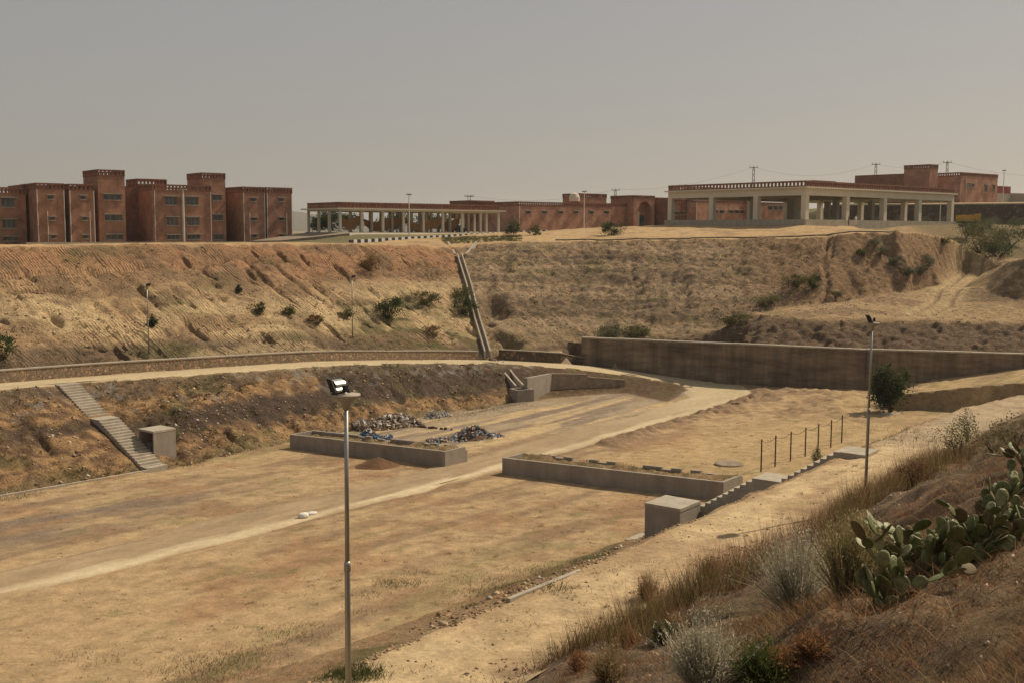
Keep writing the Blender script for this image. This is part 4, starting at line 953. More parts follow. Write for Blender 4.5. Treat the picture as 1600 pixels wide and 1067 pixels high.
# ------------------------------------------------------------------ litter heaps
def heap(name, label, px0, px1, h, wid, n, cols, size, seed, cat='litter heap', elong=1.0, flat=.5):
    r = np.random.default_rng(seed); p0, p1 = FP(*px0), FP(*px1); c = (p0 + p1) / 2; g = ground(c[0], c[1])
    t = thing(name, label, cat, (c[0], c[1], g)); ax = (p1 - p0)[:2]; Ln = np.linalg.norm(ax); ax /= Ln; pr = np.array([-ax[1], ax[0]])
    mb = MB()
    for i in range(n):
        s_ = r.uniform(-.5, .5); k = max(.12, (1 - (2 * s_) ** 2) ** flat) * (.55 + .45 * math.sin(s_ * 9 + seed) if flat > .3 else .85 + .15 * math.sin(s_ * 9)); y = r.normal() * wid * .33
        top = h * k * max(0, 1 - (abs(y) / wid) ** 1.3); z = g + top * r.uniform(.35, 1.0)
        q_ = np.array([c[0] + ax[0] * s_ * Ln + pr[0] * y, c[1] + ax[1] * s_ * Ln + pr[1] * y, z])
        sz = size * r.uniform(.5, 1.5); col = cols[r.integers(0, len(cols))]; col = tuple(np.array(col) * r.uniform(.7, 1.25))
        e1 = r.normal(size=3); e1 /= np.linalg.norm(e1); e2 = np.cross(e1, r.normal(size=3)); e2 /= np.linalg.norm(e2); e3 = np.cross(e1, e2)
        e1 = e1 * sz * elong; e2 = e2 * sz * .7; e3 = e3 * sz * .45
        # crumpled bag: irregular octahedron
        k6 = [q_ + e * r.uniform(.7, 1.3) for e in (e1, e2, -e1, -e2, e3, -e3)]
        mb.add(k6, [(0, 1, 4), (1, 2, 4), (2, 3, 4), (3, 0, 4), (1, 0, 5), (2, 1, 5), (3, 2, 5), (0, 3, 5)], col)
    o = mb.build('litter', m_pile, t, kind='stuff')
    xs = np.linspace(-.56, .56, 26); ys = np.linspace(-1.15, 1.15, 12); X, Y = np.meshgrid(xs, ys, indexing='ij')
    K = np.clip(1 - (2 * X) ** 2, 0, 1) ** flat * (.55 + .45 * np.sin(X * 9 + seed) if flat > .3 else .85 + .15 * np.sin(X * 9)) * np.clip(1 - np.abs(Y) ** 1.4, 0, 1)
    Zs = g - .15 + h * .75 * K + .1 * K * fbm(X * 20, Y * 4, 2, seed)
    P = np.stack([c[0] + ax[0] * X * Ln + pr[0] * Y * wid, c[1] + ax[1] * X * Ln + pr[1] * Y * wid, Zs], -1).reshape(-1, 3); I = np.arange(26 * 12).reshape(26, 12)
    np_mesh('core', P, np.stack([I[:-1, :-1], I[1:, :-1], I[1:, 1:], I[:-1, 1:]], -1).reshape(-1, 4), m_bank, np.tile([[.16, .11, .075]], (len(P), 1)), parent=t)
blue = (.035, .10, .22); lblue = (.16, .27, .36); wht = (.55, .52, .48); grey_ = (.28, .25, .22); rb = (.24, .11, .06); dk = (.05, .045, .04); tn = (.33, .24, .15)
heap('litter_heap', 'long colourful heap of plastic bags and rubbish in the open basin', (672, 691), (783, 680), 1.25, 1.8, 950, [blue, lblue, wht, wht, wht, rb, rb, tn, tn, grey_, grey_, dk, (.09, .2, .3)], .17, 51)
heap('litter_heap', 'large stack of pale rolled bundles at the foot of the dark slope', (556, 672), (650, 662), 1.3, 2.4, 1300, [grey_, grey_, tn, wht, rb, dk, (.5, .44, .38), (.4, .33, .27), (.55, .5, .44)], .16, 52, elong=1.6, flat=.2)
heap('litter_heap', 'blue tarpaulin heap behind the left planter', (552, 684), (612, 684), .85, 1.0, 520, [blue, blue, blue, (.05, .15, .25), wht, dk, lblue, rb], .17, 53)
heap('litter_heap', 'small heap of white plastic scraps against the slope toe', (667, 654), (697, 649), .95, 1.3, 420, [(.6, .58, .54), (.5, .48, .45), grey_, (.45, .44, .42)], .13, 54)

# ------------------------------------------------------------------ buildings on the terrace
AZB = 52.0
def pixu(p):
    q_ = np.asarray(p, float) - CAM; d = q_ @ FW; return 800 + F_PX * (q_ @ RT) / d, 533.5 - F_PX * (q_ @ UP) / d
class Site:
    def __init__(s, u, v, d, az=AZB):
        s.o = D(u, v, d); s.fr = frame((s.o[0], s.o[1], 0), az); s.zb = s.o[2]
    def x(s, u, y=0.):
        a, b = -60., 160.
        x = 0.
        for _ in range(40):
            m_ = (a + b) / 2
            if pixu(s.fr(m_, y, 20))[0] < u: a = m_
            else: b = m_
        return (a + b) / 2
    def z(s, v, x, y=0.):
        a, b = -20., 80.
        for _ in range(40):
            m_ = (a + b) / 2
            if pixu(s.fr(x, y, m_))[1] > v: a = m_
            else: b = m_
        return (a + b) / 2
def wallgrid(mb, fr, x0, x1, z0, z1, holes, y0, y1):
    xs = sorted({x0, x1, *[h[0] for h in holes], *[h[1] for h in holes]}); zs = sorted({z0, z1, *[h[2] for h in holes], *[h[3] for h in holes]})
    xs = [x for x in xs if x0 <= x <= x1]; zs = [z for z in zs if z0 <= z <= z1]
    for i in range(len(xs) - 1):
        run0 = None
        for j in range(len(zs) - 1):
            cx, cz = (xs[i] + xs[i + 1]) / 2, (zs[j] + zs[j + 1]) / 2
            if any(h[0] < cx < h[1] and h[2] < cz < h[3] for h in holes): continue
            mb.box(xs[i], xs[i + 1], y0, y1, zs[j], zs[j + 1], fr)
def window(t, fr, h, y, hood=True, mull=1, depth=.22):
    x0, x1, z0, z1 = h; mb = MB(); f_ = .07
    mb.box(x0 + .01, x1 - .01, y + depth - .05, y + depth, z0 + .01, z0 + f_, fr); mb.box(x0 + .01, x1 - .01, y + depth - .05, y + depth, z1 - f_, z1 - .01, fr)
    for k in range(mull + 2):
        xc = x0 + .01 + (x1 - x0 - .02 - f_) * k / (mull + 1); mb.box(xc, xc + f_, y + depth - .053, y + depth + .003, z0 + f_ + .002, z1 - f_ - .002, fr)
    w_ = mb.build('window', m_wframe, t)
    def sub(nm, m_, bx_):
        mb = MB(); mb.box(*bx_, fr); mb.v = [(p[0] - t.location.x, p[1] - t.location.y, p[2] - t.location.z) for p in mb.v]; mb.build(nm, m_, w_, local=True)
    sub('pane', m_glass, (x0 + .01, x1 - .01, y + depth + .006, y + depth + .03, z0 + .01, z1 - .01))
    if hood:
        sub('hood', m_hood, (x0 - .25, x1 + .25, y - .5, y - .002, z1 + .02, z1 + .16)); sub('sill', m_hood, (x0 - .15, x1 + .15, y - .14, y - .002, z0 - .15, z0 - .01))
def parapet(t, fr, x0, x1, y0, y1, zt, m_, h=1.15, pitch_=.62, backed=False):
    mb = MB(); o = .06
    for (xa, xb, ya, yb, ax) in ((x0 - o, x1 + o, y0 - o, y0 + .2, 'x'), (x0 - o, x1 + o, y1 - .2, y1 + o, 'x'), (x0 - o, x0 + .2, y0 + .203, y1 - .203, 'y'), (x1 - .2, x1 + o, y0 + .203, y1 - .203, 'y')):
        mb.box(xa, xb, ya, yb, zt - h, zt - h + .2, fr); mb.box(xa - .02, xb + .02, ya - .02, yb + .02, zt - .28, zt, fr)
        ln = (xb - xa) if ax == 'x' else (yb - ya); n = max(2, int(ln / pitch_))
        for k in range(n + 1):
            c = (xa if ax == 'x' else ya) + ln * k / n; c0_ = max(c - .15, xa if ax == 'x' else ya); c1_ = min(c + .15, xb if ax == 'x' else yb)
            if ax == 'x': mb.box(c0_, c1_, ya + .01, yb - .01, zt - h + .2, zt - .28, fr)
            else: mb.box(xa + .01, xb - .01, c0_, c1_, zt - h + .2, zt - .28, fr)
    mb.build('parapet', m_, t)
    if backed: mb = MB(); mb.box(x0, x1, y0 + .08, y0 + .14, zt - h + .2, zt - .28, fr); mb.build('parapet_panel', m_, t)
def block(t, S, u0, u1, y, vt, dep, holes_px, zb, m_=None, mull=1, pip=(), dpar=1.15, side_px=(), hood=True, zt=None):
    m_ = m_ or m_brick; fr = S.fr; x0, x1 = S.x(u0, y), S.x(u1, y); zt = S.z(vt, x0, y) if zt is None else zt; H_ = []
    for (a, b, c, d_) in holes_px:
        xa, xb = S.x(a, y), S.x(b, y); H_.append((xa, xb, S.z(d_, xa, y), S.z(c, xa, y)))
    H_ = [(a, b, max(c, zb + .2), d_) for a, b, c, d_ in H_]
    mb = MB(); wallgrid(mb, fr, x0, x1, zb - 1.5, zt - dpar - .003, H_, y, y + .3)
    mb.box(x0, x0 + .3, y + .303, y + dep, zb - 1.5, zt - dpar - .003, fr); mb.box(x1 - .3, x1, y + .303, y + dep, zb - 1.5, zt - dpar - .003, fr)
    mb.box(x0 + .303, x1 - .303, y + dep - .3, y + dep, zb - 1.5, zt - dpar - .003, fr); mb.box(x0 + .31, x1 - .31, y + .31, y + dep - .31, zt - dpar - .35, zt - dpar - .05, fr)
    mb.build('wall', m_, t)
    if dpar > .3: parapet(t, fr, x0, x1, y, y + dep, zt, m_brick2, dpar)
    for h in H_: window(t, fr, h, y, hood, mull)
    for pu in pip:
        xp = S.x(pu, y); mb = MB(); hp_ = (zb + zt) / 2 + .6 if pu in (75, 141, 390.5, 448) else zt - dpar; mb.tube(fr(xp, y - .08, zb - .6), fr(xp, y - .08, hp_), .065, n=6); mb.build('drain_pipe', m_pipe, t)
    return x0, x1, zt
# dormitory at the left
S1 = Site(59, 381, 185)
dorm = thing('dormitory_building', 'three storey red brick dormitory with two towers above the left embankment', 'building', S1.o)
zb = 17.0
def zz(x0, x1, y0, y1): return (x0 / 3.2, x1 / 3.2, 240 + y0 / 3.2, 240 + y1 / 3.2)
block(dorm, S1, -70, 42, 4.5, 291, 11, [zz(12, 80, 222, 268), zz(12, 82, 330, 375), zz(14, 84, 418, 438), (-40, -18, 309, 324), (-40, -18, 343, 357)], zb, mull=2)
block(dorm, S1, 59, 102, 0, 286, 10, [zz(244, 272, 210, 228), zz(248, 276, 318, 334), zz(252, 278, 408, 426)], zb, mull=0, pip=(59.6, 101.5, 75))
block(dorm, S1, 110, 149, 0, 287.5, 10, [zz(408, 434, 212, 230), zz(412, 438, 318, 334), zz(414, 440, 408, 426)], zb, mull=0, pip=(110.7, 148, 141))
block(dorm, S1, 155, 197, 1.2, 265, 8, [zz(522, 612, 204, 232), zz(526, 614, 306, 336), zz(528, 614, 406, 432)], zb, mull=2)
x0b, x1b, ztb = block(dorm, S1, 239, 331, 0, 288, 14, [zz(830, 890, 216, 258), zz(934, 996, 218, 258), zz(834, 892, 318, 360), zz(936, 998, 320, 360), zz(836, 896, 408, 430), zz(938, 1000, 406, 430)], zb, mull=2, pip=(242.5, 330))
block(dorm, S1, 217, 262, 7, 279.5, 6, [], 26, mull=0)
block(dorm, S1, 317, 353.5, 1.5, 270, 7, [zz(1066, 1112, 208, 236), zz(1066, 1114, 306, 336), zz(1068, 1116, 404, 432)], zb, mull=1)
block(dorm, S1, 380, 414.5, 0, 292, 10, [zz(1258, 1282, 224, 240), zz(1260, 1284, 322, 336), zz(1262, 1286, 406, 420)], zb, mull=0, pip=(381.5, 390.5, 414))
block(dorm, S1, 417.5, 457, 0, 293, 10, [zz(1396, 1420, 224, 240), zz(1398, 1422, 322, 336), zz(1398, 1424, 406, 420)], zb, mull=0, pip=(418, 448, 456.2))
fr = S1.fr
mb = MB(); mb.box(S1.x(42, 4.5), S1.x(239), 7.0, 16, zb - 1, S1.z(292, S1.x(150, 7), 7), fr); mb.build('link_wall', m_brick2, dorm)
mb = MB(); mb.box(S1.x(331) + .1, S1.x(457) - .5, 7.2, 15, zb - 1, S1.z(296, S1.x(370, 7), 7), fr); mb.build('link_wall', m_brick2, dorm)
xd = S1.x(284); mb = MB(); mb.box(xd, xd + .5, -.35, -.01, zb - .5, ztb - 1.9, fr); mb.build('cable_duct', m_hood, dorm)
mb = MB(); mb.box(S1.x(40, -3), S1.x(470, -3), -3.0, -2.7, zb - 1.5, S1.z(379, S1.x(100, -3), -3), fr); mb.build('plinth_wall', m_conc2, label='low pale plinth wall in front of the dormitory', cat='wall')

# canopies
def canopy(name, label, S, Lx, nx, Ly, ny, zg, zfl, zc0, zc1, zp, cw_, over, plinth_out=.4):
    t = thing(name, label, 'pavilion', S.o); fr = S.fr; proto = None
    for i in range(nx + 1):
        for j in range(ny + 1):
            x, y = cw_ / 2 + (Lx - cw_) * i / nx, cw_ / 2 + (Ly - cw_) * j / ny
            if proto is None:
                mb = MB(); mb.box(-cw_ / 2, cw_ / 2, -cw_ / 2, cw_ / 2, 0, zc0 - zfl - .003, lambda a, b, c: tuple(np.array(fr(a, b, c)) - np.array([S.o[0], S.o[1], 0])))
                proto = mb.build('column', m_cream, t, local=True); o = proto
            else: o = bpy.data.objects.new('column', proto.data); put(o, parent=t)
            f = fr(x, y, zfl); o.location = Vector((f[0], f[1], f[2])) - t.location
    bw = cw_ * .7
    for nm, bx_ in (('beam', (0, Lx, .05, bw)), ('beam', (0, Lx, Ly - bw, Ly - .05)), ('beam', (.05, bw, bw + .003, Ly - bw - .003)), ('beam', (Lx - bw, Lx - .05, bw + .003, Ly - bw - .003))):
        mb = MB(); mb.box(*bx_, zc0, zc1 - .003, fr); mb.build(nm, m_cream, t)
    mb = MB()
    for i in range(1, nx):
        x = cw_ / 2 + (Lx - cw_) * i / nx; mb.box(x - .2, x + .2, bw + .003, Ly - bw - .003, zc0 + .25, zc1 - .006, fr)
    mb.build('cross_beams', m_cream, t)
    mb = MB(); mb.box(-over, Lx + over, -over, Ly + over, zc1, zc1 + .22, fr); mb.build('roof_slab', m_cream, t)
    parapet(t, fr, .1, Lx - .1, .1, Ly - .1, zp, m_brick2, zp - zc1 - .223, .75, True)
    mb = MB(); mb.box(-plinth_out, Lx + plinth_out, -plinth_out, Ly + plinth_out, zg - 3, zfl - .003, fr); mb.build('plinth', m_conc2, t)
    return t
S2 = Site(1258, 353, 186, 50)
LxR = S2.x(1489)
zfl = 20 + (362 - 343.5) / F_PX * 186
canopy('canopy_pavilion', 'large open pavilion on cream columns with brick parapet, right half of terrace', S2, LxR, 4, 31, 3, S2.zb, zfl, 26.05, 27.25, 28.5, .95, .5)
mb = MB(); xa = S2.x(1272, 8)
for k in range(2): mb.box(xa + 1 + k * 3.6, xa + 4.2 + k * 3.6, 9, 10.6, 27.5, 29.3, S2.fr)
mb.build('roof_tank', m_brick2, label='pair of small box tanks on the right pavilion roof', cat='tank')
S3 = Site(531, 363.5, 200, 53)
LxL = S3.x(781)
zf3 = 19.45
canopy('canopy_pavilion', 'long low open pavilion on many slim cream columns beside the dormitory', S3, LxL, 8, 13, 3, zf3 - .3, zf3, 23.35, 23.65, 24.95, .42, .9, .3)
fr = S3.fr
rp = thing('ramp', 'grey concrete ramp and sloped apron at the left pavilion', 'ramp', fr(0, -2, 17))
mb = MB()
gz = lambda x, y: far_h(*fr(x, y, 0)[:2])
mb.hexa([fr(-12, -.5, 16.5), fr(-1, -5.5, 16.5), fr(-.4, 12, 16.5), fr(-12, 12, 16.5), fr(-12, -.5, gz(-12, 0) + .05), fr(-1, -5.5, gz(-1, -5) + .15), fr(-.4, 12, zf3 - .05), fr(-12, 12, gz(-12, 12) + .1)])
mb.build('slope', m_rubwall, rp)
mb = MB(); mb.hexa([fr(-.9, -5.5, 16.5), fr(LxL * .95, -.8, 18), fr(LxL * .95, -.32, 18), fr(-.9, -.32, 16.5), fr(-.9, -5.5, zf3 - .5), fr(LxL * .95, -.8, zf3 - .02), fr(LxL * .95, -.32, zf3 - .01), fr(-.9, -.32, zf3 - .01)]); mb.build('apron', m_conc2, rp)
# sagging orange netting between the columns
for u0, u1, y, z0, z1, lb in ((534, 569, 3.2, .9, 3.6, 'brown orange netting sagging in the pavilion bay next to the ramp'), (569, 631, 4.6, .6, 3.2, 'wide orange netting swept up to the right inside the long pavilion'), (637, 690, 2.6, .3, 3.0, 'orange netting hanging in the middle bays of the long pavilion'), (693, 719, 6.0, 1.6, 3.2, 'short strip of orange netting near the right bays of the long pavilion')):
    xa, xb = S3.x(u0, y), S3.x(u1, y); n = 24; V = []
    for i in range(n + 1):
        t = i / n; sag = 1.7 * 4 * t * (1 - t) * (.6 + .4 * math.sin(t * 7)); top = zf3 + z1 * .8 - sag * .55 + (.5 * t)
        bot = max(zf3 + .05, top - (1.2 + .8 * math.sin(t * 3.1)))
        V += [fr(xa + (xb - xa) * t, y + .3 * math.sin(t * 9), bot), fr(xa + (xb - xa) * t, y + .3 * math.sin(t * 8 + 1), top)]
    np_mesh('netting', V, [(2 * i, 2 * i + 2, 2 * i + 3, 2 * i + 1) for i in range(n)], m_net, label=lb, cat='netting', group='orange nets hung in the long pavilion')
# striped kerb
kb = thing('striped_kerb', 'black and white painted kerb in front of the long pavilion', 'kerb', D(660, 373, 186))
k0, k1 = D(546, 379.8, 172), D(792, 366.3, 206)
nK = 52
for i in range(nK):
    t0, t1 = (i + .03) / nK, (i + .97) / nK; p, q2 = k0 + (k1 - k0) * t0, k0 + (k1 - k0) * t1
    mb = MB(); chain(mb, [p, q2], .3, -.5, .42); mb.build('kerb_stone', m_white if i % 2 else m_blackp, kb)
k0, k1 = D(812, 364.5, 204), D(856, 363, 208); kb = thing('striped_kerb', 'short stretch of white kerb stones near the brick hall', 'kerb', k0)
for i in range(10):
    t0, t1 = (i + .03) / 10, (i + .8) / 10; mb = MB(); chain(mb, [k0 + (k1 - k0) * t0, k0 + (k1 - k0) * t1], .3, -.5, .4); mb.build('kerb_stone', m_white if i % 2 else m_blackp, kb)
# parked car under the canopy end
pcar = S3.fr(LxL - 5.5, 7.5, zf3)
car = thing('parked_car', 'dark blue car parked behind the right end of the long pavilion', 'car', pcar)
m_car = mat('dark_blue_paint', (.03, .045, .09), .3, .05, 2, spec=.5); cf = frame((pcar[0], pcar[1], 0), 53); z_ = pcar[2]
def prism(mb, prof, y0, y1, fr):
    n = len(prof); mb.add([fr(x, y0, z) for x, z in prof] + [fr(x, y1, z) for x, z in prof], [(i, (i + 1) % n, n + (i + 1) % n, n + i) for i in range(n)] + [tuple(range(n))[::-1], tuple(range(n, 2 * n))])
mb = MB(); prism(mb, [(-2.1, z_ + .35), (2.1, z_ + .35), (2.1, z_ + .8), (1.2, z_ + .95), (-2.05, z_ + .98)], -.85, .85, cf); mb.build('body', m_car, car)
mb = MB(); prism(mb, [(-1.9, z_ + .983), (1.1, z_ + .953), (.4, z_ + 1.5), (-1.5, z_ + 1.52)], -.75, .75, cf); mb.build('cabin', m_glass, car)
for x in (-1.35, 1.35):
    for y in (-.86, .66): mb = MB(); mb.tube(cf(x, y, z_ + .32), cf(x, y + .2, z_ + .32), .32, n=12); mb.build('wheel', m_blackp, car)

# long brick hall in the middle
S4 = Site(810, 361, 236)
hall = thing('brick_hall', 'long single storey brick hall with six small hooded windows, centre', 'building', S4.o)
def z4(x0, x1, y0, y1): return (780 + x0 / 4, 780 + x1 / 4, 240 + y0 / 4, 240 + y1 / 4)
block(hall, S4, 810.5, 954, 0, 315.2, 21, [z4(a, a + 28, 361, 378) for a in (168, 270, 368, 464, 562, 656)], 19.6, m_brick3, mull=0, pip=(811,), dpar=1.0)
block(hall, S4, 905, 947, 8, 302.5, 6, [], 25, m_brick, dpar=1.0)
mb = MB(); p = S4.fr(S4.x(897, 8.5), 8.5, S4.z(315, S4.x(897, 8), 8)); mb.lathe([(1.2, 0), (1.25, .9), (.9, 1.7), (.2, 2.0)], 14, p); mb.build('water_tank', m_cream, label='round cream water tank on the brick hall roof', cat='tank')
block(hall, S4, 735, 772, 14, 313.5, 8, [], 24, m_brick2, dpar=.5)
gate = thing('gatehouse', 'brick gatehouse with a tall round arch right of the brick hall', 'building', D(1000, 358, 262))
S5 = Site(954, 358, 258)
block(gate, S5, 954.5, 994, 0.5, 318, 8, [], 19.5, m_brick, dpar=.8)
x0, x1 = S5.x(990, -2), S5.x(1022, -2); zt = S5.z(305.5, x0, -2); zb5 = 19.5; fr = S5.fr; xm = (x0 + x1) / 2 + .2; rA = (x1 - x0) * .33; zs = S5.z(330, x0, -2)
mb = MB(); n = 14
outl = [(xm - rA, zb5)] + [(xm - rA * math.cos(math.pi * i / n), zs + rA * math.sin(math.pi * i / n)) for i in range(n + 1)] + [(xm + rA, zb5)]
for i in range(len(outl) - 1):
    (xa, za), (xb, zb_) = outl[i], outl[i + 1]
    if abs(xb - xa) < 1e-6: continue
    mb.hexa([fr(xa, -2, za), fr(xb, -2, zb_), fr(xb, 0, zb_), fr(xa, 0, za), fr(xa, -2, zt - .8), fr(xb, -2, zt - .8), fr(xb, 0, zt - .8), fr(xa, 0, zt - .8)])
mb.box(x0, xm - rA, -2, 0, zb5 - 1, zt - .8, fr); mb.box(xm + rA, x1, -2, 0, zb5 - 1, zt - .8, fr); mb.box(x0, x1, 0.01, 6, zb5 - 1, zt - .8, fr); mb.build('arch_front', m_brick, gate)
parapet(gate, fr, x0, x1, -2, 6, zt, m_brick2, .8)
mb = MB(); mb.box(xm - rA + .1, xm - .1, -.3, -.02, zb5 - .2, zs - .2, fr); mb.build('pale_panel', m_cream, gate)
mb = MB(); mb.box(xm + .25, xm + rA * .7, -.25, -.02, zb5 - .2, zs - 1.0, fr); mb.build('door', m_glass, gate)
block(gate, S5, 1022.5, 1060, -.5, 309, 6, [], 19.5, m_brick3, dpar=.8); mb = MB(); mb.box(S5.x(1024, -.6), S5.x(1033, -.6), -.85, -.55, 19, S5.z(328, S5.x(1024, -.6), -.6), fr); mb.build('pale_panel', m_cream, gate)
# brick wings seen through the right pavilion
S6 = Site(1087, 349, 262)
wing = thing('brick_wing', 'pink brick wing with small square windows seen through the right pavilion', 'building', S6.o)
block(wing, S6, 1087, 1166, 0, 311, 14, [(a, a + 7, 329, 334) for a in (1114, 1124, 1138, 1147, 1156)], 21, m_brick3, mull=0, pip=(1087.5,), dpar=.9)
block(wing, S6, 1048, 1084, 3, 311, 10, [(a, a + 5, 331, 336) for a in (1053, 1063, 1072, 1079)], 21, m_brick2, mull=0, dpar=.9)  # shaded section of the wing, its shade put into darker brick
block(wing, S6, 1172, 1232, -2, 316, 10, [(1199, 1206, 322, 328), (1208, 1214, 322, 328), (1216, 1222, 322, 328)], 21, m_brick3, mull=0, dpar=.5)

# stone terrace wall, administration building, shed at the right
sw = thing('terrace_wall', 'long dark stone terrace wall behind the right pavilion', 'wall', D(1540, 350, 240))
w0, w1 = D(1290, 350, 262), D(1660, 351, 236)
mb = MB(); chain(mb, [np.array([w0[0], w0[1], 0]), np.array([w1[0], w1[1], 0])], .6, 20, 26.0); mb.build('masonry', m_dstone, sw)
mb = MB(); chain(mb, [np.array([w0[0], w0[1], 0]), np.array([w1[0], w1[1], 0])], .8, 26.003, 26.25); mb.build('coping', m_conc2, sw)
S7 = Site(1497, 313, 268)
adm = thing('administration_building', 'brick building with a square tower on the raised ground at far right', 'building', S7.o)
zb7 = S7.zb - .5
def z7(x0, x1, y0, y1): return (1370 + x0 / 6.957, 1370 + x1 / 6.957, 240 + y0 / 6.957, 240 + y1 / 6.957)
block(adm, S7, 1497.5, 1555, 0, 269.5, 18, [z7(960, 1035, 328, 362), z7(1150, 1180, 345, 420), z7(1235, 1265, 345, 420)], zb7, m_brick3, mull=1, pip=(1506,), dpar=.9)
block(adm, S7, 1449, 1461.5, 4, 257, 7, [], zb7, m_brick, dpar=1.0)
xq0 = S7.x(1449, 4); ztq = S7.z(257, xq0, 4)
mb = MB(); mb.box(xq0 + .01, S7.x(1461.5, 4) - .01, 11.01, 18, zb7, ztq - 2, S7.fr); mb.build('tower_back', m_brick2, adm)
# its west side, shade put into the colour as darker brick: arcade openings and wall
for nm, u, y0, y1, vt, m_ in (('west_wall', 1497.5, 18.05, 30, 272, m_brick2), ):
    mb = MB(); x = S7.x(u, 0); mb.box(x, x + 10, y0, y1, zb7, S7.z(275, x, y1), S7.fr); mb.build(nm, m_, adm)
xw = S7.x(1497.5, 0)
for k, (ya, yb, z0_, z1_) in enumerate(((2.0, 3.6, .6, 3.4), (7, 8.6, .6, 3.4), (20, 26, 1.2, 3.4))):
    mb = MB(); mb.box(xw - .06, xw - .005, ya, yb, zb7 + z0_, zb7 + z1_, S7.fr); mb.build('doorway', m_glass, adm)
shed = thing('red_shed', 'dark red metal shed on grey base beside the far right brick building', 'shed', D(1564, 310, 285))
Ss = Site(1556, 310, 285); mb = MB(); xs_ = Ss.x(1576); mb.box(0, xs_, 0, 5, Ss.z(302.5, 0), Ss.z(291, 0), Ss.fr); mb.build('upper', m_red, shed)
mb = MB(); mb.box(-.05, xs_ + .05, -.05, 5.05, Ss.zb - 1, Ss.z(302.5, 0) - .003, Ss.fr); mb.build('base', m_hood, shed)
mb = MB(); w0, w1 = D(1576, 312, 290), D(1680, 314, 285); chain(mb, [w0, w1], .4, -2, 1.6); mb.build('boundary_wall', m_hood, label='low grey boundary wall right of the red shed', cat='wall')
# yellow tipper body
yt = D(1512, 350, 226); ty = thing('tipper_body', 'yellow open tipper body standing before the dark stone wall', 'machine', yt); fr = frame((yt[0], yt[1], 0), 78); z_ = yt[2]
mb = MB(); mb.box(-2.1, 2.1, -1, -.9, z_ + .5, z_ + 1.75, fr); mb.box(-2.1, 2.1, .9, 1, z_ + .5, z_ + 1.75, fr); mb.box(-2.1, 2.1, -.897, .897, z_ + .5, z_ + .6, fr); mb.box(2.0, 2.1, -.897, .897, z_ + .603, z_ + 2.0, fr); mb.build('tray', m_yel, ty)
mb = MB(); mb.box(-2.2, 2.2, -1.08, -1.01, z_ + 1.6, z_ + 1.8, fr); mb.box(2.11, 2.25, -1.05, 1.05, z_ + .2, z_ + 2.05, fr); mb.build('rail', m_yel, ty)
for x in (-1.2, 1.2): mb = MB(); mb.tube(fr(x, -.9, z_ + .3), fr(x, .9, z_ + .3), .35, n=12); mb.build('wheel', m_blackp, ty)

# lamp posts on the terrace, power poles and wires
def lamp_post(u, v0, v1, d, label):
    p = D(u, v1, d); h = (v1 - v0) / F_PX * d; t = thing('lamp_post', label, 'lamp post', p, 'lamp posts on the terrace')
    mb = MB(); mb.tube(p - np.array([0, 0, 1]), p + np.array([0, 0, h]), .11, .08, 7); mb.build('post', m_pipe, t)
    mb = MB(); z = p[2] + h; mb.box(p[0] - .45, p[0] + .45, p[1] - .15, p[1] + .15, z, z + .22); mb.build('lamp', m_steel, t)
lamp_post(639.5, 306, 368, 186, 'white lamp post standing in front of the long pavilion')
lamp_post(912.5, 301, 356, 215, 'white lamp post before the brick hall')
lamp_post(288.5, 299, 386, 150, 'pale post rising at the crest before the dormitory')
lamp_post(1468.5, 311, 347, 228, 'white lamp post behind the right end of the right pavilion')
lamp_post(1567, 268, 313, 262, 'lamp post before the red shed')
def lattice(u, v0, v1, d, label, w_=.5):
    p = D(u, v1, d); h = (v1 - v0) / F_PX * d; t = thing('power_pole', label, 'power pole', p, 'power poles beyond the buildings')
    mb = MB()
    for s_ in (-1, 1): mb.tube(p + np.array([s_ * w_, 0, -3]), p + np.array([s_ * w_ * .5, 0, h]), .1, .07, 5)
    n = 8
    for k in range(n):
        f0, f1 = k / n, (k + 1) / n; mb.tube(p + np.array([-w_ * (1 - .5 * f0), 0, h * f0]), p + np.array([w_ * (1 - .5 * f1), 0, h * f1]), .05, n=4); mb.tube(p + np.array([w_ * (1 - .5 * f0), 0, h * f0]), p + np.array([-w_ * (1 - .5 * f1), 0, h * f1]), .05, n=4)
    mb.build('mast', m_wire, t)
    mb = MB(); mb.box(p[0] - 1.2, p[0] + 1.2, p[1] - .08, p[1] + .08, p[2] + h - .3, p[2] + h - .15)
    for x in (-1.1, 0, 1.1): mb.tube((p[0] + x, p[1], p[2] + h - .15), (p[0] + x, p[1], p[2] + h + .3), .07, n=5)
    mb.build('crossarm', m_wire, t); return p + np.array([0, 0, h])
pp = [lattice(1176, 262, 330, 330, 'lattice power pole behind the left half of the right pavilion'), lattice(1366.5, 257, 320, 320, 'lattice power pole just left of the square brick tower'),
      lattice(1477.5, 254, 320, 315, 'lattice power pole just right of the square brick tower'), lattice(961, 297, 345, 340, 'lattice power pole between the brick hall and the gatehouse')]
def hpole(u, v0, v1, d, wpx, label):
    p = D(u, v1, d); h = (v1 - v0) / F_PX * d; wd = wpx / F_PX * d / 2; t = thing('power_pole', label, 'power pole', p, 'power poles beyond the buildings')
    for s_ in (-.25, .25): mb = MB(); mb.tube(p + np.array([s_ * wd, 0, -3]), p + np.array([s_ * wd, 0, h]), .13, .1, 6); mb.build('post', m_wire, t)
    mb = MB(); mb.box(p[0] - wd, p[0] + wd, p[1] - .1, p[1] + .1, p[2] + h - .5, p[2] + h - .3)
    for x in (-.95, -.45, .45, .95): mb.tube((p[0] + x * wd, p[1], p[2] + h - .3), (p[0] + x * wd, p[1], p[2] + h + .25), .08, n=5)
    mb.build('crossarm', m_wire, t); return p + np.array([0, 0, h])
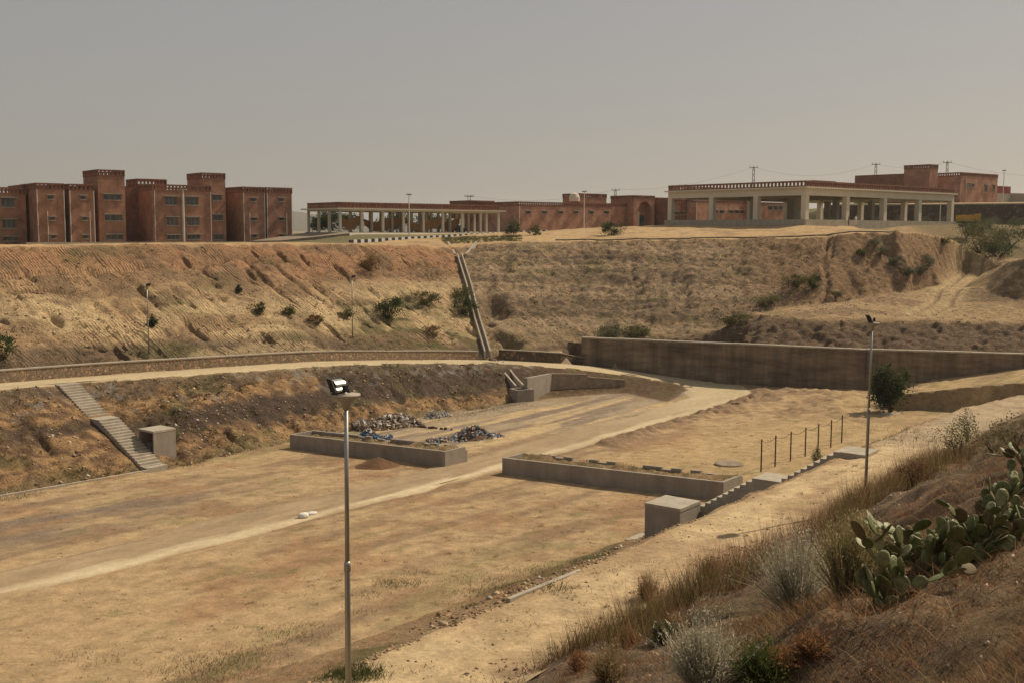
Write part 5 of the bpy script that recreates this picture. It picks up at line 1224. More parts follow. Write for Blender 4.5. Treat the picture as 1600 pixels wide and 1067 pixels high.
pp += [hpole(733, 306, 345, 360, 14, 'twin post power pole behind the right end of the long pavilion'), hpole(982, 307, 345, 360, 10, 'twin post power pole left of the gatehouse'), hpole(1066, 290, 345, 380, 11, 'twin post power pole behind the left end of the right pavilion')]
def wire(p, q2, sag, label):
    mb = MB(); pr = p
    for k in range(1, 17):
        t = k / 16; c = p + (q2 - p) * t - np.array([0, 0, sag * 4 * t * (1 - t)]); mb.tube(pr, c, .025, n=4, cap=False); pr = c
    mb.build('power_line', m_wire, label=label, cat='wire', group='power lines against the sky')
wire(pp[3], pp[0], 2.0, 'thin power line rising from the hall to the pole behind the right pavilion')
wire(pp[0], pp[1], 3.0, 'thin power line sagging above the right pavilion')
wire(pp[1], pp[2], 1.5, 'thin power line passing over the square brick tower')
wire(pp[2], D(1720, 268, 310), 2.5, 'thin power line leaving the frame at the right edge')
wire(pp[4], pp[3], 2.5, 'thin power line over the brick hall roof')

# ------------------------------------------------------------------ people by the pavilion
def person(label, u, v, d, h, cols, seed, lean=0.0):
    p = D(u, v, d); me = bpy.data.meshes.new('person'); s = h / 1.72
    J = [(0, 0, .95), (0, 0, 1.18), (0, .0, 1.40), (0, .02, 1.50), (0, .03, 1.60), (0, .03, 1.70),
         (.10, 0, .90), (.12, -.03, .50), (.12, .02, .08), (.13, -.12, .04), (-.10, 0, .90), (-.12, .04, .50), (-.12, .08, .08), (-.13, -.06, .04),
         (.19, 0, 1.40), (.25, .03, 1.14), (.24, -.06, .90), (.24, -.09, .80), (-.19, 0, 1.40), (-.26, .02, 1.14), (-.25, -.05, .90), (-.25, -.08, .80)]
    E_ = [(0, 1), (1, 2), (2, 3), (3, 4), (4, 5), (0, 6), (6, 7), (7, 8), (8, 9), (0, 10), (10, 11), (11, 12), (12, 13), (2, 14), (14, 15), (15, 16), (16, 17), (2, 18), (18, 19), (19, 20), (20, 21)]
    R_ = [.15, .14, .16, .055, .09, .075, .10, .075, .05, .04, .10, .075, .05, .04, .08, .055, .042, .04, .08, .055, .042, .04]
    me.from_pydata([(x * s, y * s + lean * z, z * s) for x, y, z in J], E_, [])
    m_, t, pb = node_mat('clothes_' + str(seed)); tc = t.nodes.new('ShaderNodeTexCoord'); sx = t.nodes.new('ShaderNodeSeparateXYZ'); cr = t.nodes.new('ShaderNodeValToRGB'); cr.color_ramp.interpolation = 'CONSTANT'
    mr = t.nodes.new('ShaderNodeMath'); mr.operation = 'DIVIDE'; mr.inputs[1].default_value = 1.8 * s
    t.links.new(tc.outputs['Object'], sx.inputs[0]); t.links.new(sx.outputs[2], mr.inputs[0]); t.links.new(mr.outputs[0], cr.inputs[0]); t.links.new(cr.outputs[0], pb.inputs['Base Color'])
    st = [0, .06, .5, .83, .94]; el = cr.color_ramp.elements
    while len(el) < 5: el.new(.5)
    for e, po, c in zip(el, st, cols): e.position = po; e.color = (*c, 1)
    pb.inputs['Roughness'].default_value = .9
    me.materials.append(m_); o = bpy.data.objects.new('person', me); o.location = Vector(p.tolist()); put(o, label, 'person')
    o.modifiers.new('skin', 'SKIN')
    for i, r in enumerate(R_): me.skin_vertices[0].data[i].radius = (r * s, r * s * .85)
    me.skin_vertices[0].data[0].use_root = True
    sb = o.modifiers.new('sub', 'SUBSURF'); sb.levels = 1; sb.render_levels = 2
    o.rotation_euler = (0, 0, .6 * seed)
skin = (.25, .14, .09); hair = (.02, .017, .015)
person('person in pale loose clothes standing at the right pavilion plinth', 1337, 353.2, 184, 1.72, [(.1, .07, .05), (.62, .6, .56), (.62, .6, .56), skin, hair], 1)
person('person in dark brown clothes standing left of the pale one at the pavilion', 1326, 352.8, 185, 1.68, [(.05, .04, .03), (.10, .065, .05), (.16, .085, .06), skin, hair], 2)

# ------------------------------------------------------------------ trees and bushes
GRN = (.055, .075, .028); OLV = (.12, .115, .045); DRY = (.19, .125, .055); SAGE = (.14, .14, .085)
def tree(name, label, p, h, rx, col, n, seed, size=.16, group=None, trunk_h=.3):
    t = thing(name, label, 'tree', p, group); r = random.Random(seed); mb = MB()
    top = np.array([p[0], p[1], p[2] + h * .8]); mb.tube((p[0], p[1], p[2] - .3), top, .11, .03, 7)
    for k in range(7):
        an = r.uniform(0, 6.28); f = r.uniform(.15, .7); q_ = np.array([p[0], p[1], p[2] + h * f]); mb.tube(q_, q_ + np.array([math.cos(an) * rx * .8, math.sin(an) * rx * .8, h * .22]), .045, .012, 5)
    mb.build('trunk', m_rust, t)
    V, Q, C = leaves((p[0], p[1], p[2] + h * .55), (rx, rx, h * .46), n, size, col, seed, 34); np_mesh('crown', V, Q, m_leaf, C, parent=t)
pt = G(1391, 644); tree('small_tree', 'dense dark green small tree standing against the tall concrete wall', pt, 4.9, 1.75, GRN, 5200, 7, .15)
BL = [(607, 497, 2.0, 1.6, GRN, 900, 'tallest dark green bush on the left embankment near the chute'), (580, 425, 1.7, 1.3, DRY, 700, 'brownish rounded bush high on the embankment below the long pavilion'),
      (404, 491, .9, .75, OLV, 350, 'round olive bush in the middle of the left embankment'), (239, 511, .6, .6, GRN, 250, 'small dark bush right beside the left floodlight pole'),
      (541, 497, 1.0, .5, OLV, 300, 'low spreading bush just left of the second thin floodlight pole'), (728, 494, 1.7, 1.3, GRN, 700, 'dark green bush touching the left edge of the chute'),
      (722, 470, 1.6, 1.0, OLV, 500, 'olive bush higher up at the left edge of the chute'), (665, 476, 2.0, 1.0, OLV, 500, 'flat olive scrub left of the chute halfway up'), (372, 458, .45, .5, GRN, 160, 'tiny round bush on the left embankment above the olive one'),
      (6, 560, 1.2, 1.2, (.06, .09, .03), 400, 'fresh green bush at the left picture edge above the stone wall'), (678, 525, 1.2, .7, DRY, 300, 'dry tuft above the stone wall left of the chute'),
      (450, 492, .8, .55, OLV, 260, 'small olive bush right of the round olive one'), (495, 505, 1.1, .55, DRY, 300, 'dry brown scrub left of the second thin pole'),
      (801, 371, 1.5, 1.5, GRN, 600, 'dark bush on the crest just right of the long pavilion'), (836, 368, 1.3, .9, OLV, 400, 'lower bush beside the dark one on the crest'), (956, 368, 1.9, 1.35, GRN, 900, 'round dark green bush on the crest before the gatehouse'),
      (950, 528, 2.2, 1.0, SAGE, 900, 'wide grey green bush at the left end above the tall concrete wall'), (990, 529, 2.0, .95, OLV, 800, 'wide olive bush right of the grey green one above the tall wall'),
      (1272, 452, 1.2, 1.3, GRN, 500, 'dark upright bush in the gully of the far slope'), (1245, 448, 1.8, 1.0, OLV, 600, 'olive bush left of the dark one in the gully'), (1200, 480, 1.9, .9, OLV, 600, 'olive scrub running down the gully'), (1150, 508, 2.0, .8, OLV, 600, 'olive scrub at the bottom of the gully above the tall wall'),
      (1365, 388, 1.0, .8, SAGE, 350, 'grey green bush high on the slope under the pavilion right side'), (1375, 400, 1.1, .8, SAGE, 350, 'grey green bush just below the highest one on the right slope'), (1400, 418, 1.3, .9, SAGE, 400, 'bush in the middle of the cluster on the right slope'),
      (1417, 431, 1.3, .9, SAGE, 400, 'lowest left bush of the cluster on the right slope'), (1437, 430, 1.2, .9, SAGE, 400, 'lowest right bush of the cluster on the right slope'), (1450, 416, 1.5, 1.0, SAGE, 450, 'largest bush of the cluster on the right slope'), (1475, 382, 1.0, .7, OLV, 300, 'small bush on the right slope nearest the ravine'),
      (1345, 400, .8, .6, OLV, 250, 'small olive bush left of the cluster on the right slope'), (1510, 372, 2.2, 1.9, GRN, 800, 'dark bush at the top of the ravine below the yellow tipper body'), (1536, 366, 2.0, 1.9, SAGE, 800, 'grey rounded bush at the top of the ravine'), (1530, 396, 4.0, 2.6, OLV, 1300, 'big olive thicket filling the ravine'), (1580, 384, 4.0, 2.2, GRN, 1000, 'dark thicket at the right side of the ravine'), (1560, 402, 3.0, 1.5, GRN, 700, 'dark green low thicket at the bottom of the ravine'),
      (1306, 466, .9, .6, SAGE, 250, 'grey bush on the flat bench above the tall wall')]
for i, (u, v, rx, rz, c, n, lb) in enumerate(BL):
    p = G(u, v, 20); bush('bush', lb, p, rx, rz, c, int(n * 3.2), .075 + .012 * rx, 300 + i, group='bushes scattered over the slopes')
for i, (u, h_, rx) in enumerate([(500, 3.6, 2.2), (515, 5.2, 2.8), (545, 4.0, 3), (605, 3.5, 3), (620, 5.0, 3), (668, 4.6, 3.2), (690, 3.4, 2.4)]):
    p = D(u, 364, 238); tree('garden_tree', ['low tree behind the left end of the long pavilion', 'tallest green tree behind the left bays of the long pavilion', 'green tree seen through the third bay of the long pavilion', 'low green tree seen behind the orange netting', 'round tree behind the fifth bay of the long pavilion', 'tree seen behind the lamp post of the long pavilion', 'small tree behind the right bays of the long pavilion'][i], p, h_, rx, (.05, .075, .03), 2200, 400 + i, .2, 'garden trees behind the long pavilion')
for i, (u, v, rx, rz, c, n, lb) in enumerate([(1495, 712, .65, .85, (.16, .15, .07), 500, 'wispy upright shrub on the gravel path verge'), (1512, 690, .5, 1.0, (.12, .13, .06), 420, 'taller thin shrub behind the wispy one on the path verge'), (1556, 706, .8, .5, (.19, .16, .08), 400, 'dry pale shrub right of the path verge shrubs'), (1585, 700, .7, .6, (.15, .13, .07), 400, 'dry shrub at the right picture edge beside the path'),
                                      (1276, 728, .35, .85, (.10, .12, .05), 700, 'green sapling bush just behind the buried steps'), (1203, 766, .65, .35, (.11, .12, .05), 700, 'low green weeds bush at the right end of the right planter, behind the steps'), (1430, 757, .5, .5, (.16, .085, .05), 300, 'reddish leafless shrub on the near bank beside the prickly pears')]):
    p = FP(u, v) if u in (1276, 1203) else G(u, v, 8)
    p[2] = ground(p[0], p[1]); bush('shrub', lb, p, rx, rz, c, int(n * 2.2), .04, 500 + i, 'shrub', 'shrubs round the near path', clumps=24)

# ------------------------------------------------------------------ prickly pears
def pad_mesh(seed):
    r = random.Random(seed); n, m_ = 16, 7; V = []
    for i in range(m_ + 1):
        ph = -math.pi / 2 + math.pi * i / m_
        for j in range(n):
            th = 2 * math.pi * j / n; x, z = math.cos(ph) * math.cos(th), math.cos(ph) * math.sin(th); y = math.sin(ph)
            wv = .86 + .10 * z; V.append((x * .5 * wv * (1 + .05 * r.uniform(-1, 1)), y * .055 + .03 * (x * x - .4) * (.6 + seed % 3 * .4), .5 + z * .5))
    F_ = [(i * n + j, i * n + (j + 1) % n, (i + 1) * n + (j + 1) % n, (i + 1) * n + j) for i in range(m_) for j in range(n)]
    me = bpy.data.meshes.new('pad'); me.from_pydata(V, [], F_); me.polygons.foreach_set('use_smooth', [True] * len(F_)); me.update(); return me
PADS = [pad_mesh(k) for k in range(4)]
m_pad = mat('cactus_skin', (.15, .165, .06), .5, .4, 9, .3, spec=.4); m_pad2 = mat('cactus_skin_pale', (.26, .265, .13), .5, .35, 9, .3, spec=.4); m_pad3 = mat('cactus_skin_brown', (.15, .11, .05), .7, .3, 7)
for k, me in enumerate(PADS): me.materials.append([m_pad, m_pad2, m_pad, m_pad3][k])
def cactus(label, u, v, H_, W_, n, seed):
    r = random.Random(seed); p = G(u, v, 6); t = thing('prickly_pear', label, 'cactus', p, 'prickly pears on the near bank'); tips = []
    def add(pos, direc, spin, size, lvl):
        d = Vector(direc).normalized(); o = bpy.data.objects.new('pad', PADS[r.choice([0, 0, 1, 2, 2, 1, 3]) if lvl else r.choice([0, 3])])
        x = Vector((math.cos(spin), math.sin(spin), 0)); y = d.cross(x).normalized(); x = y.cross(d).normalized()
        M3 = Matrix((x, y, d)).transposed(); o.matrix_local = Matrix.Translation(pos) @ M3.to_4x4() @ Matrix.Diagonal((size * r.uniform(.85, 1.05), size, size * r.uniform(1.0, 1.25), 1)); put(o, parent=t)
        tips.append((pos, d, x, size * 1.12, lvl))
    nb_ = max(3, n // 5)
    for k in range(nb_):
        an = r.uniform(0, 6.28); q_ = Vector((math.cos(an) * W_ * r.uniform(.1, .9), math.sin(an) * W_ * r.uniform(.1, .9), 0)); g = ground(p[0] + q_.x, p[1] + q_.y) - p[2]; q_.z = g - .06
        add(q_, (q_.x * .5 + r.uniform(-.3, .3), q_.y * .5 + r.uniform(-.3, .3), .8), r.uniform(0, 3.14), r.uniform(.22, .30), 0)
    c = 0
    while len(tips) < n and c < 400:
        c += 1; pos, d, x, s_, l_ = r.choice(tips)
        if l_ > 4: continue
        sd_ = r.uniform(-1, 1); at = pos + d * s_ * (.97 - .35 * abs(sd_)) + x * s_ * .42 * sd_
        if at.z > H_: continue
        nd = d + x * sd_ * 1.1 + Vector((r.uniform(-.5, .5), r.uniform(-.5, .5), r.uniform(.0, .5)))
        if nd.z < .05: nd.z = .15
        add(at, nd, r.uniform(0, 3.14), r.uniform(.16, .27), l_ + 1)
for i, (u, v, H_, W_, n, lb) in enumerate([(1402, 935, .75, .42, 38, 'prickly pear clump lowest in the picture, above the brown dry grass'), (1345, 882, .8, .25, 13, 'small prickly pear beside the feathery grass clump'), (1432, 872, 1.0, .33, 34, 'tall prickly pear with one big round pad on top'), (1492, 882, .8, .5, 40, 'broad prickly pear clump in the middle of the row'),
                                           (1545, 862, 1.05, .5, 46, 'big prickly pear with many upright pads right of the middle clump'), (1592, 835, 1.3, .4, 36, 'prickly pear cut by the right picture edge'), (1592, 765, 1.0, .35, 24, 'highest prickly pear at the right picture edge'), (1540, 800, .9, .35, 20, 'prickly pear behind the big one, partly hidden'), (1374, 905, .6, .3, 18, 'low prickly pear squeezed between the smallest and the lowest clump'), (1462, 905, .6, .4, 24, 'low spreading prickly pear right of the lowest clump'), (1520, 880, .7, .35, 22, 'prickly pear filling the gap before the big one')]):
    cactus(lb, u, v, H_, W_, n, 60 + i)

# ------------------------------------------------------------------ grass and shrubs of the near bank
def bank_pts(n, a0, a1, b0, b1, seed, msk=None):
    r = np.random.default_rng(seed); a_ = r.uniform(a0, a1, n); b_ = r.uniform(b0, b1, n)
    if msk is not None: k = msk(a_, b_) > r.uniform(0, 1, n); a_, b_ = a_[k], b_[k]
    i = np.clip((a_ - NA0) / SB, 0, KA - 2); j = np.clip((b_ - NB0) / SB, 0, KB - 2); i0 = i.astype(int); j0 = j.astype(int); fi = i - i0; fj = j - j0
    z = HB[i0, j0] * (1 - fi) * (1 - fj) + HB[i0 + 1, j0] * fi * (1 - fj) + HB[i0, j0 + 1] * (1 - fi) * fj + HB[i0 + 1, j0 + 1] * fi * fj
    return np.stack([a_ * A[0] + b_ * B[0], a_ * A[1] + b_ * B[1], z - .02], 1), a_, b_
def grass(name, label, specs, cat='grass'):
    Vs, Ts, Cs = [], [], []; k = 0
    for (n, a0, a1, b0, b1, h0, h1, wd, lean, cols, seed, msk, segs) in specs:
        P, a_, b_ = bank_pts(n, a0, a1, b0, b1, seed, msk); r = np.random.default_rng(seed + 1); m_ = len(P)
        if m_ == 0: continue
        c = np.array(cols)[r.integers(0, len(cols), m_)] * r.uniform(.4, 1.55, (m_, 1)) * (.55 + .9 * fbm(a_ * 3, b_ * 3, 2, seed + 7))[:, None]
        V, T, C = blades(P, r.uniform(h0, h1, m_) * (.55 + .9 * fbm(a_ * .9, b_ * .9, 2, seed)), wd, lean, c, segs=segs, seed=seed + 2)
        Vs.append(V); Ts.append(T + k); Cs.append(C); k += len(V)
    np_mesh(name, np.concatenate(Vs), np.concatenate(Ts), m_leaf, np.concatenate(Cs), label=label, cat=cat, kind='stuff')
ns = lambda s, lo, hi, f=.5: (lambda a, b: sstep(fbm(a * f, b * f, 3, s), lo, hi))
tanc = [(.33, .235, .12), (.27, .17, .085), (.22, .13, .065), (.36, .28, .16)]; redc = [(.30, .145, .07), (.24, .11, .055), (.34, .19, .10), (.18, .09, .05)]; tallc = [(.23, .15, .07), (.15, .125, .05), (.12, .115, .045), (.30, .19, .10)]; pinkc = [(.34, .18, .115), (.30, .15, .10), (.38, .24, .15)]
grass('short_grass', 'short trampled dry grass covering the lower right corner', [(60000, -5.6, .4, 4.5, 22, .06, .17, .011, .9, tanc + redc, 11, ns(21, .2, .45), 2), (30000, -5.2, .4, 4.5, 11, .03, .11, .006, 1.1, tanc, 12, None, 2), (9000, -10, -4.5, 7, 20, .05, .16, .009, .8, tanc + redc, 13, ns(22, .4, .6, .8), 2), (26000, .4, 5.0, 1, 22, .05, .15, .010, .9, tanc + redc, 14, ns(23, .2, .45), 2), (16000, -5.6, 1.5, 20, 50, .06, .2, .014, .8, tanc + redc, 15, ns(24, .3, .5), 2)])
grass('dry_grass', 'matted reddish brown dry grass on the bank under the prickly pears', [(34000, -7.2, -3.2, 10.5, 46, .10, .27, .012, .9, redc + tanc, 31, ns(41, .30, .50), 2), (14000, -12.5, -6, 13, 26, .10, .32, .010, .7, redc, 33, ns(43, .48, .58, .7), 2), (7000, -9.5, -5, 8, 16, .06, .25, .013, .8, [(.30, .16, .07), (.12, .13, .045), (.26, .19, .1)], 35, ns(45, .46, .58, .6), 2)])
grass('tall_grass', 'belt of tall rusty grass with seed heads along the near path', [(15000, -14.3, -10.6, 19.5, 47, .45, 1.0, .014, .28, tallc, 51, ns(61, .38, .55, .45), 3), (2600, -14.5, -11.6, 20, 45, .8, 1.35, .011, .22, pinkc, 53, ns(62, .40, .55, .45), 3), (6000, -12, -7.5, 28, 62, .15, .5, .014, .5, tallc + redc, 55, ns(63, .45, .6), 2), (5000, -14.3, -11.5, 15, 24, .12, .55, .013, .5, redc + tallc, 57, ns(64, .44, .58, .7), 2)])
def wisp(name, label, u, v, R, h, cols, n, seed, cat='shrub', spread=.75):
    p = G(u, v, 5); r = np.random.default_rng(seed); th = r.uniform(0, 2 * math.pi, n); el = np.abs(r.normal(0, spread * .55, n)); t = thing(name, label, cat, p, 'wispy shrubs on the near bank')
    d = np.stack([np.cos(th) * np.sin(el), np.sin(th) * np.sin(el), np.cos(el)], 1); Ln = h * r.uniform(.45, 1.05, n); root = np.stack([p[0] + np.cos(th) * R * .35 * r.uniform(0, 1, n), p[1] + np.sin(th) * R * .35 * r.uniform(0, 1, n), np.full(n, p[2] - .04)], 1)
    c = np.array(cols)[r.integers(0, len(cols), n)] * r.uniform(.65, 1.3, (n, 1)); sdv = np.cross(d, r.normal(size=(n, 3))); sdv /= np.linalg.norm(sdv, axis=1)[:, None]
    Vs, Qs, Cs = [], [], []
    tip = root + d * Ln[:, None] + np.stack([r.normal(0, .05, n), r.normal(0, .05, n), -.12 * el * Ln], 1); mid = root + d * Ln[:, None] * .55 + r.normal(0, .02, (n, 3))
    V = np.stack([root - sdv * .006, root + sdv * .006, mid + sdv * .005, mid - sdv * .005, tip], 1).reshape(-1, 3); b_ = np.arange(n)[:, None] * 5
    T = (b_[:, None, :] + np.array([[0, 1, 2], [0, 2, 3], [3, 2, 4]])[None]).reshape(-1, 3); np_mesh('stems', V, T, m_leaf, np.repeat(c * .75, 5, 0), parent=t)
    k = 7; f = r.uniform(.35, 1.0, (n, k)); q_ = root[:, None] + (tip - root)[:, None] * f[..., None] + r.normal(0, .02, (n, k, 3)); q_ = q_.reshape(-1, 3); m_ = len(q_)
    e1 = r.normal(size=(m_, 3)) + np.repeat(d, k, 0) * 1.2; e1 /= np.linalg.norm(e1, axis=1)[:, None]; e2 = np.cross(e1, r.normal(size=(m_, 3))); e2 /= np.linalg.norm(e2, axis=1)[:, None]; s_ = r.uniform(.015, .04, (m_, 1))
    V = np.stack([q_ - e2 * s_ * .22, q_ + e1 * s_ * 1.6, q_ + e2 * s_ * .22], 1).reshape(-1, 3); np_mesh('leaves', V, np.arange(m_ * 3).reshape(-1, 3), m_leaf, np.repeat(np.repeat(c, k, 0) * r.uniform(.7, 1.3, (m_, 1)), 3, 0), parent=t)
silv = [(.50, .46, .34), (.40, .37, .26), (.56, .52, .40)]; feath = [(.46, .37, .19), (.24, .22, .10), (.34, .28, .13)]; grn = [(.09, .12, .035), (.13, .14, .05)]
wisp('silver_shrub', 'large silvery leafless looking shrub left of the prickly pears', 1245, 955, .55, 1.45, silv, 900, 71)
wisp('silver_shrub', 'silvery shrub at the bottom picture edge', 1098, 1075, .4, .95, silv, 650, 72)
wisp('feathery_shrub', 'feathery yellow green grass clump between silver shrub and prickly pears', 1325, 935, .4, 1.3, feath, 750, 73, spread=.5)
wisp('feathery_shrub', 'paler feathery tuft behind the feathery clump', 1352, 862, .4, .85, [(.38, .30, .16), (.30, .24, .12)], 500, 74)
wisp('green_shrub', 'low bright green shrub at the bottom right of the silvery one', 1190, 1062, .4, .55, grn, 420, 75, spread=1.0)
wisp('pale_tuft', 'pale straw tuft at the bottom edge left of the silvery shrub', 950, 1062, .3, .6, [(.36, .27, .15), (.28, .2, .1)], 260, 76, spread=1.0)
wisp('green_shrub', 'dark green weeds low on the bank left of the silvery shrubs', 1040, 1000, .5, .45, [(.10, .105, .045), (.14, .12, .05)], 400, 77, spread=1.0)
for i, (u, v, R_, h_, c, lb) in enumerate([(905, 1045, .3, .45, [(.36, .19, .09), (.28, .14, .07)], 'orange brown grass tuft at the bottom edge near the path'), (985, 1010, .35, .5, [(.38, .2, .09), (.3, .16, .08)], 'orange tuft left of the dark green weeds'), (1060, 985, .3, .35, [(.4, .22, .1), (.3, .17, .08)], 'small orange tuft below the tall grass belt'), (1225, 1045, .25, .3, [(.4, .21, .09), (.32, .17, .08)], 'bright orange tuft right of the low green shrub'), (1270, 1020, .3, .3, [(.36, .2, .1), (.27, .15, .08)], 'rusty tuft below the large silvery shrub'), (1010, 935, .3, .8, [(.30, .2, .1), (.2, .16, .07)], 'tall straw tuft at the left end of the grass belt'), (1110, 905, .35, .85, [(.36, .22, .12), (.22, .17, .07)], 'tall rusty tuft in the middle of the grass belt')]):
    wisp('grass_tuft', lb, u, v, R_, h_, c, 330, 600 + i, cat='grass tuft', spread=.8)
# grass at the foot of the nearest pole and along the embankment toe
def patch(name, label, pts, h, cols, seed, cat='grass'):
    Vs, Ts, Cs = [], [], []; k = 0; r = np.random.default_rng(seed)
    for u, v, rx, n in pts:
        c = G(u, v, 8); P = np.stack([c[0] + r.normal(0, rx, n), c[1] + r.normal(0, rx, n), np.zeros(n)], 1); P[:, 2] = [ground(x, y) - .02 for x, y in P[:, :2]]
        cc = np.array(cols)[r.integers(0, len(cols), n)] * r.uniform(.7, 1.3, (n, 1)); V, T, C = blades(P, r.uniform(.4, 1.1, n) * h, .02, .5, cc, seed=seed + k % 97); Vs.append(V); Ts.append(T + k); Cs.append(C); k += len(V)
    np_mesh(name, np.concatenate(Vs), np.concatenate(Ts), m_leaf, np.concatenate(Cs), label=label, cat=cat, kind='stuff')
patch('grass_tuft', 'fresh green grass at the foot of the nearest floodlight pole', [(530, 1052, .3, 500), (556, 1056, .3, 500), (580, 1052, .22, 200)], .22, [(.10, .115, .035), (.14, .14, .05), (.07, .09, .03)], 81)
patch('grass_patch', 'olive grass patches along the near edge of the basin', [(628, 912, .55, 520), (602, 909, .35, 120), (575, 930, .5, 160), (640, 893, .5, 130), (570, 955, .4, 90), (735, 905, .7, 200), (790, 915, .9, 800), (830, 895, .8, 700), (910, 878, .7, 500), (740, 945, .3, 150), (868, 918, .35, 220), (720, 930, .5, 140), (300, 1045, .9, 600), (370, 1030, .9, 700), (455, 990, .8, 500), (330, 1060, .9, 600), (120, 1025, .4, 80), (160, 1033, .4, 80)], .20, [(.13, .12, .05), (.17, .145, .065), (.10, .105, .04)], 82)
patch('grass_patch', 'olive grass strip at the foot of the far embankment', [(20, 778, .7, 200), (50, 772, .6, 120), (125, 742, .9, 300), (90, 748, .9, 220), (300, 727, .8, 200), (290, 722, .5, 120), (690, 655, 1.5, 200), (760, 640, 1.6, 300), (800, 633, 1.6, 300), (730, 646, 1.4, 200), (520, 665, 1.6, 260), (475, 670, 1.6, 240), (1360, 668, 1.5, 150), (1410, 672, 1.8, 260), (1430, 690, 1.2, 200)], .35, [(.13, .12, .05), (.19, .14, .07), (.09, .10, .035)], 83)

TU = np.random.default_rng(5)
def tuft_pts(n, a0, a1, b0, b1): return [AB(a, b, 0) for a, b in zip(TU.uniform(a0, a1, n), TU.uniform(b0, b1, n))]
Vs, Ts, Cs = [], [], []; k = 0
for i, c in enumerate(tuft_pts(300, -69, -31, 14, 60) + tuft_pts(160, -46, -32, 64, 100) + tuft_pts(70, -17.6, -14.8, 16, 60) + tuft_pts(160, -38, -30, 16, 60)):
    n = int(TU.integers(8, 26)); sp_ = TU.uniform(.05, .22); P = np.stack([c[0] + TU.normal(0, sp_, n), c[1] + TU.normal(0, sp_ * .7, n), np.zeros(n)], 1); P[:, 2] = [ground(x, y) - .01 for x, y in P[:, :2]]
    cc = np.array([(.17, .145, .06), (.24, .17, .085), (.12, .115, .045), (.3, .21, .11)])[TU.integers(0, 4, n)]
    V, T, C = blades(P, TU.uniform(.04, .15, n), .02, .8, cc, seed=i); Vs.append(V); Ts.append(T + k); Cs.append(C); k += len(V)
np_mesh('field_tufts', np.concatenate(Vs), np.concatenate(Ts), m_leaf, np.concatenate(Cs), label='small dry weeds dotted over the basin floor and near path', cat='weeds', kind='stuff')
# ------------------------------------------------------------------ loose stones
def stones(name, label, P, s0, s1, cols, seed):
    r = np.random.default_rng(seed); n = len(P); s_ = r.uniform(s0, s1, (n, 1)) * r.uniform(.4, 1, (n, 1)); base = np.array([[1, 0, 0], [0, 1, 0], [-1, 0, 0], [0, -1, 0], [0, 0, 1], [0, 0, -1]], float)
    V = P[:, None] + (base[None] * r.uniform(.55, 1.35, (n, 6, 1)) + r.normal(0, .18, (n, 6, 3))) * s_[:, None] * np.array([1, 1, .75])
    T = (np.arange(n)[:, None, None] * 6 + np.array([[0, 1, 4], [1, 2, 4], [2, 3, 4], [3, 0, 4], [1, 0, 5], [2, 1, 5], [3, 2, 5], [0, 3, 5]])[None]).reshape(-1, 3)
    c = np.array(cols)[r.integers(0, len(cols), n)] * r.uniform(.7, 1.25, (n, 1)); np_mesh(name, V.reshape(-1, 3), T, m_pile, np.repeat(c, 6, 0), label=label, cat='stones', kind='stuff')
def grid_pts(n, a0, a1, b0, b1, zk, seed, msk=None):
    r = np.random.default_rng(seed); a_ = r.uniform(a0, a1, n); b_ = r.uniform(b0, b1, n); i = np.clip(((a_ - A0) / ST).astype(int), 0, GA - 2); j = np.clip(((b_ - B0) / ST).astype(int), 0, GB - 2)
    k = np.isin(zone[i, j], list(zk)) & ~np.isnan(H[i, j]) & ~rmask[i, j]
    k &= stairs[i, j] < .05
    if msk is not None: k &= msk(a_, b_) > r.uniform(0, 1, n)
    a_, b_, i, j = a_[k], b_[k], i[k], j[k]
    fi = (a_ - A0) / ST - i; fj = (b_ - B0) / ST - j
    z = H[i, j] * (1 - fi) * (1 - fj) + H[i + 1, j] * fi * (1 - fj) + H[i, j + 1] * (1 - fi) * fj + H[i + 1, j + 1] * fi * fj
    return np.stack([a_ * A[0] + b_ * B[0], a_ * A[1] + b_ * B[1], z], 1)
sc = [(.36, .24, .14), (.27, .17, .10), (.42, .31, .19), (.20, .14, .10)]
stones('rubble', 'crumbly reddish rubble along the edge of the near path', np.concatenate([grid_pts(2600, -19.0, -17.9, 12, 30, 'np', 91, ns(65, .35, .6, .6)), grid_pts(700, -18.8, -18.1, 30, 44, 'np', 92, ns(65, .35, .6, .6)), bank_pts(2200, -14.3, -12.2, 15, 33, 93, ns(66, .4, .6, .9))[0], grid_pts(1500, -15.6, -14, 15, 33, 'p', 94, ns(67, .42, .6, .9))]), .02, .085, sc, 95)
stones('rubble', 'brown clods and pale stones strewn over the lower embankment', np.concatenate([grid_pts(5000, -84, -71, 15, 102, 'l', 96, ns(68, .35, .6, .4)), grid_pts(1500, -29, -19, 30, 50, 'n', 97)]), .05, .22, sc + [(.45, .4, .33)], 98)
stones('rubble', 'dark rubble and clods strewn over the end embankment', np.concatenate([grid_pts(17000, -110, -40, 100, 170, 'e', 99, ns(69, .3, .6, .5)), grid_pts(2500, -70, -25, 120, 150, 'b', 103, ns(69, .45, .65, .5))]), .05, .20, [(.34, .25, .16), (.22, .17, .12), (.28, .21, .14)], 100)
stones('rubble', 'clods strewn over the upper left embankment', grid_pts(5000, -109, -87, 10, 120, 'u', 101, ns(70, .35, .6, .4)), .06, .22, sc, 102)
stones('pebbles', 'pebbles and clods scattered over the basin floor', np.concatenate([grid_pts(6000, -70, -31, 14, 110, 'f', 121), grid_pts(700, -18, -14.6, 14, 60, 'p', 122)]), .015, .06, sc + [(.45, .38, .28), (.14, .1, .07)], 123)
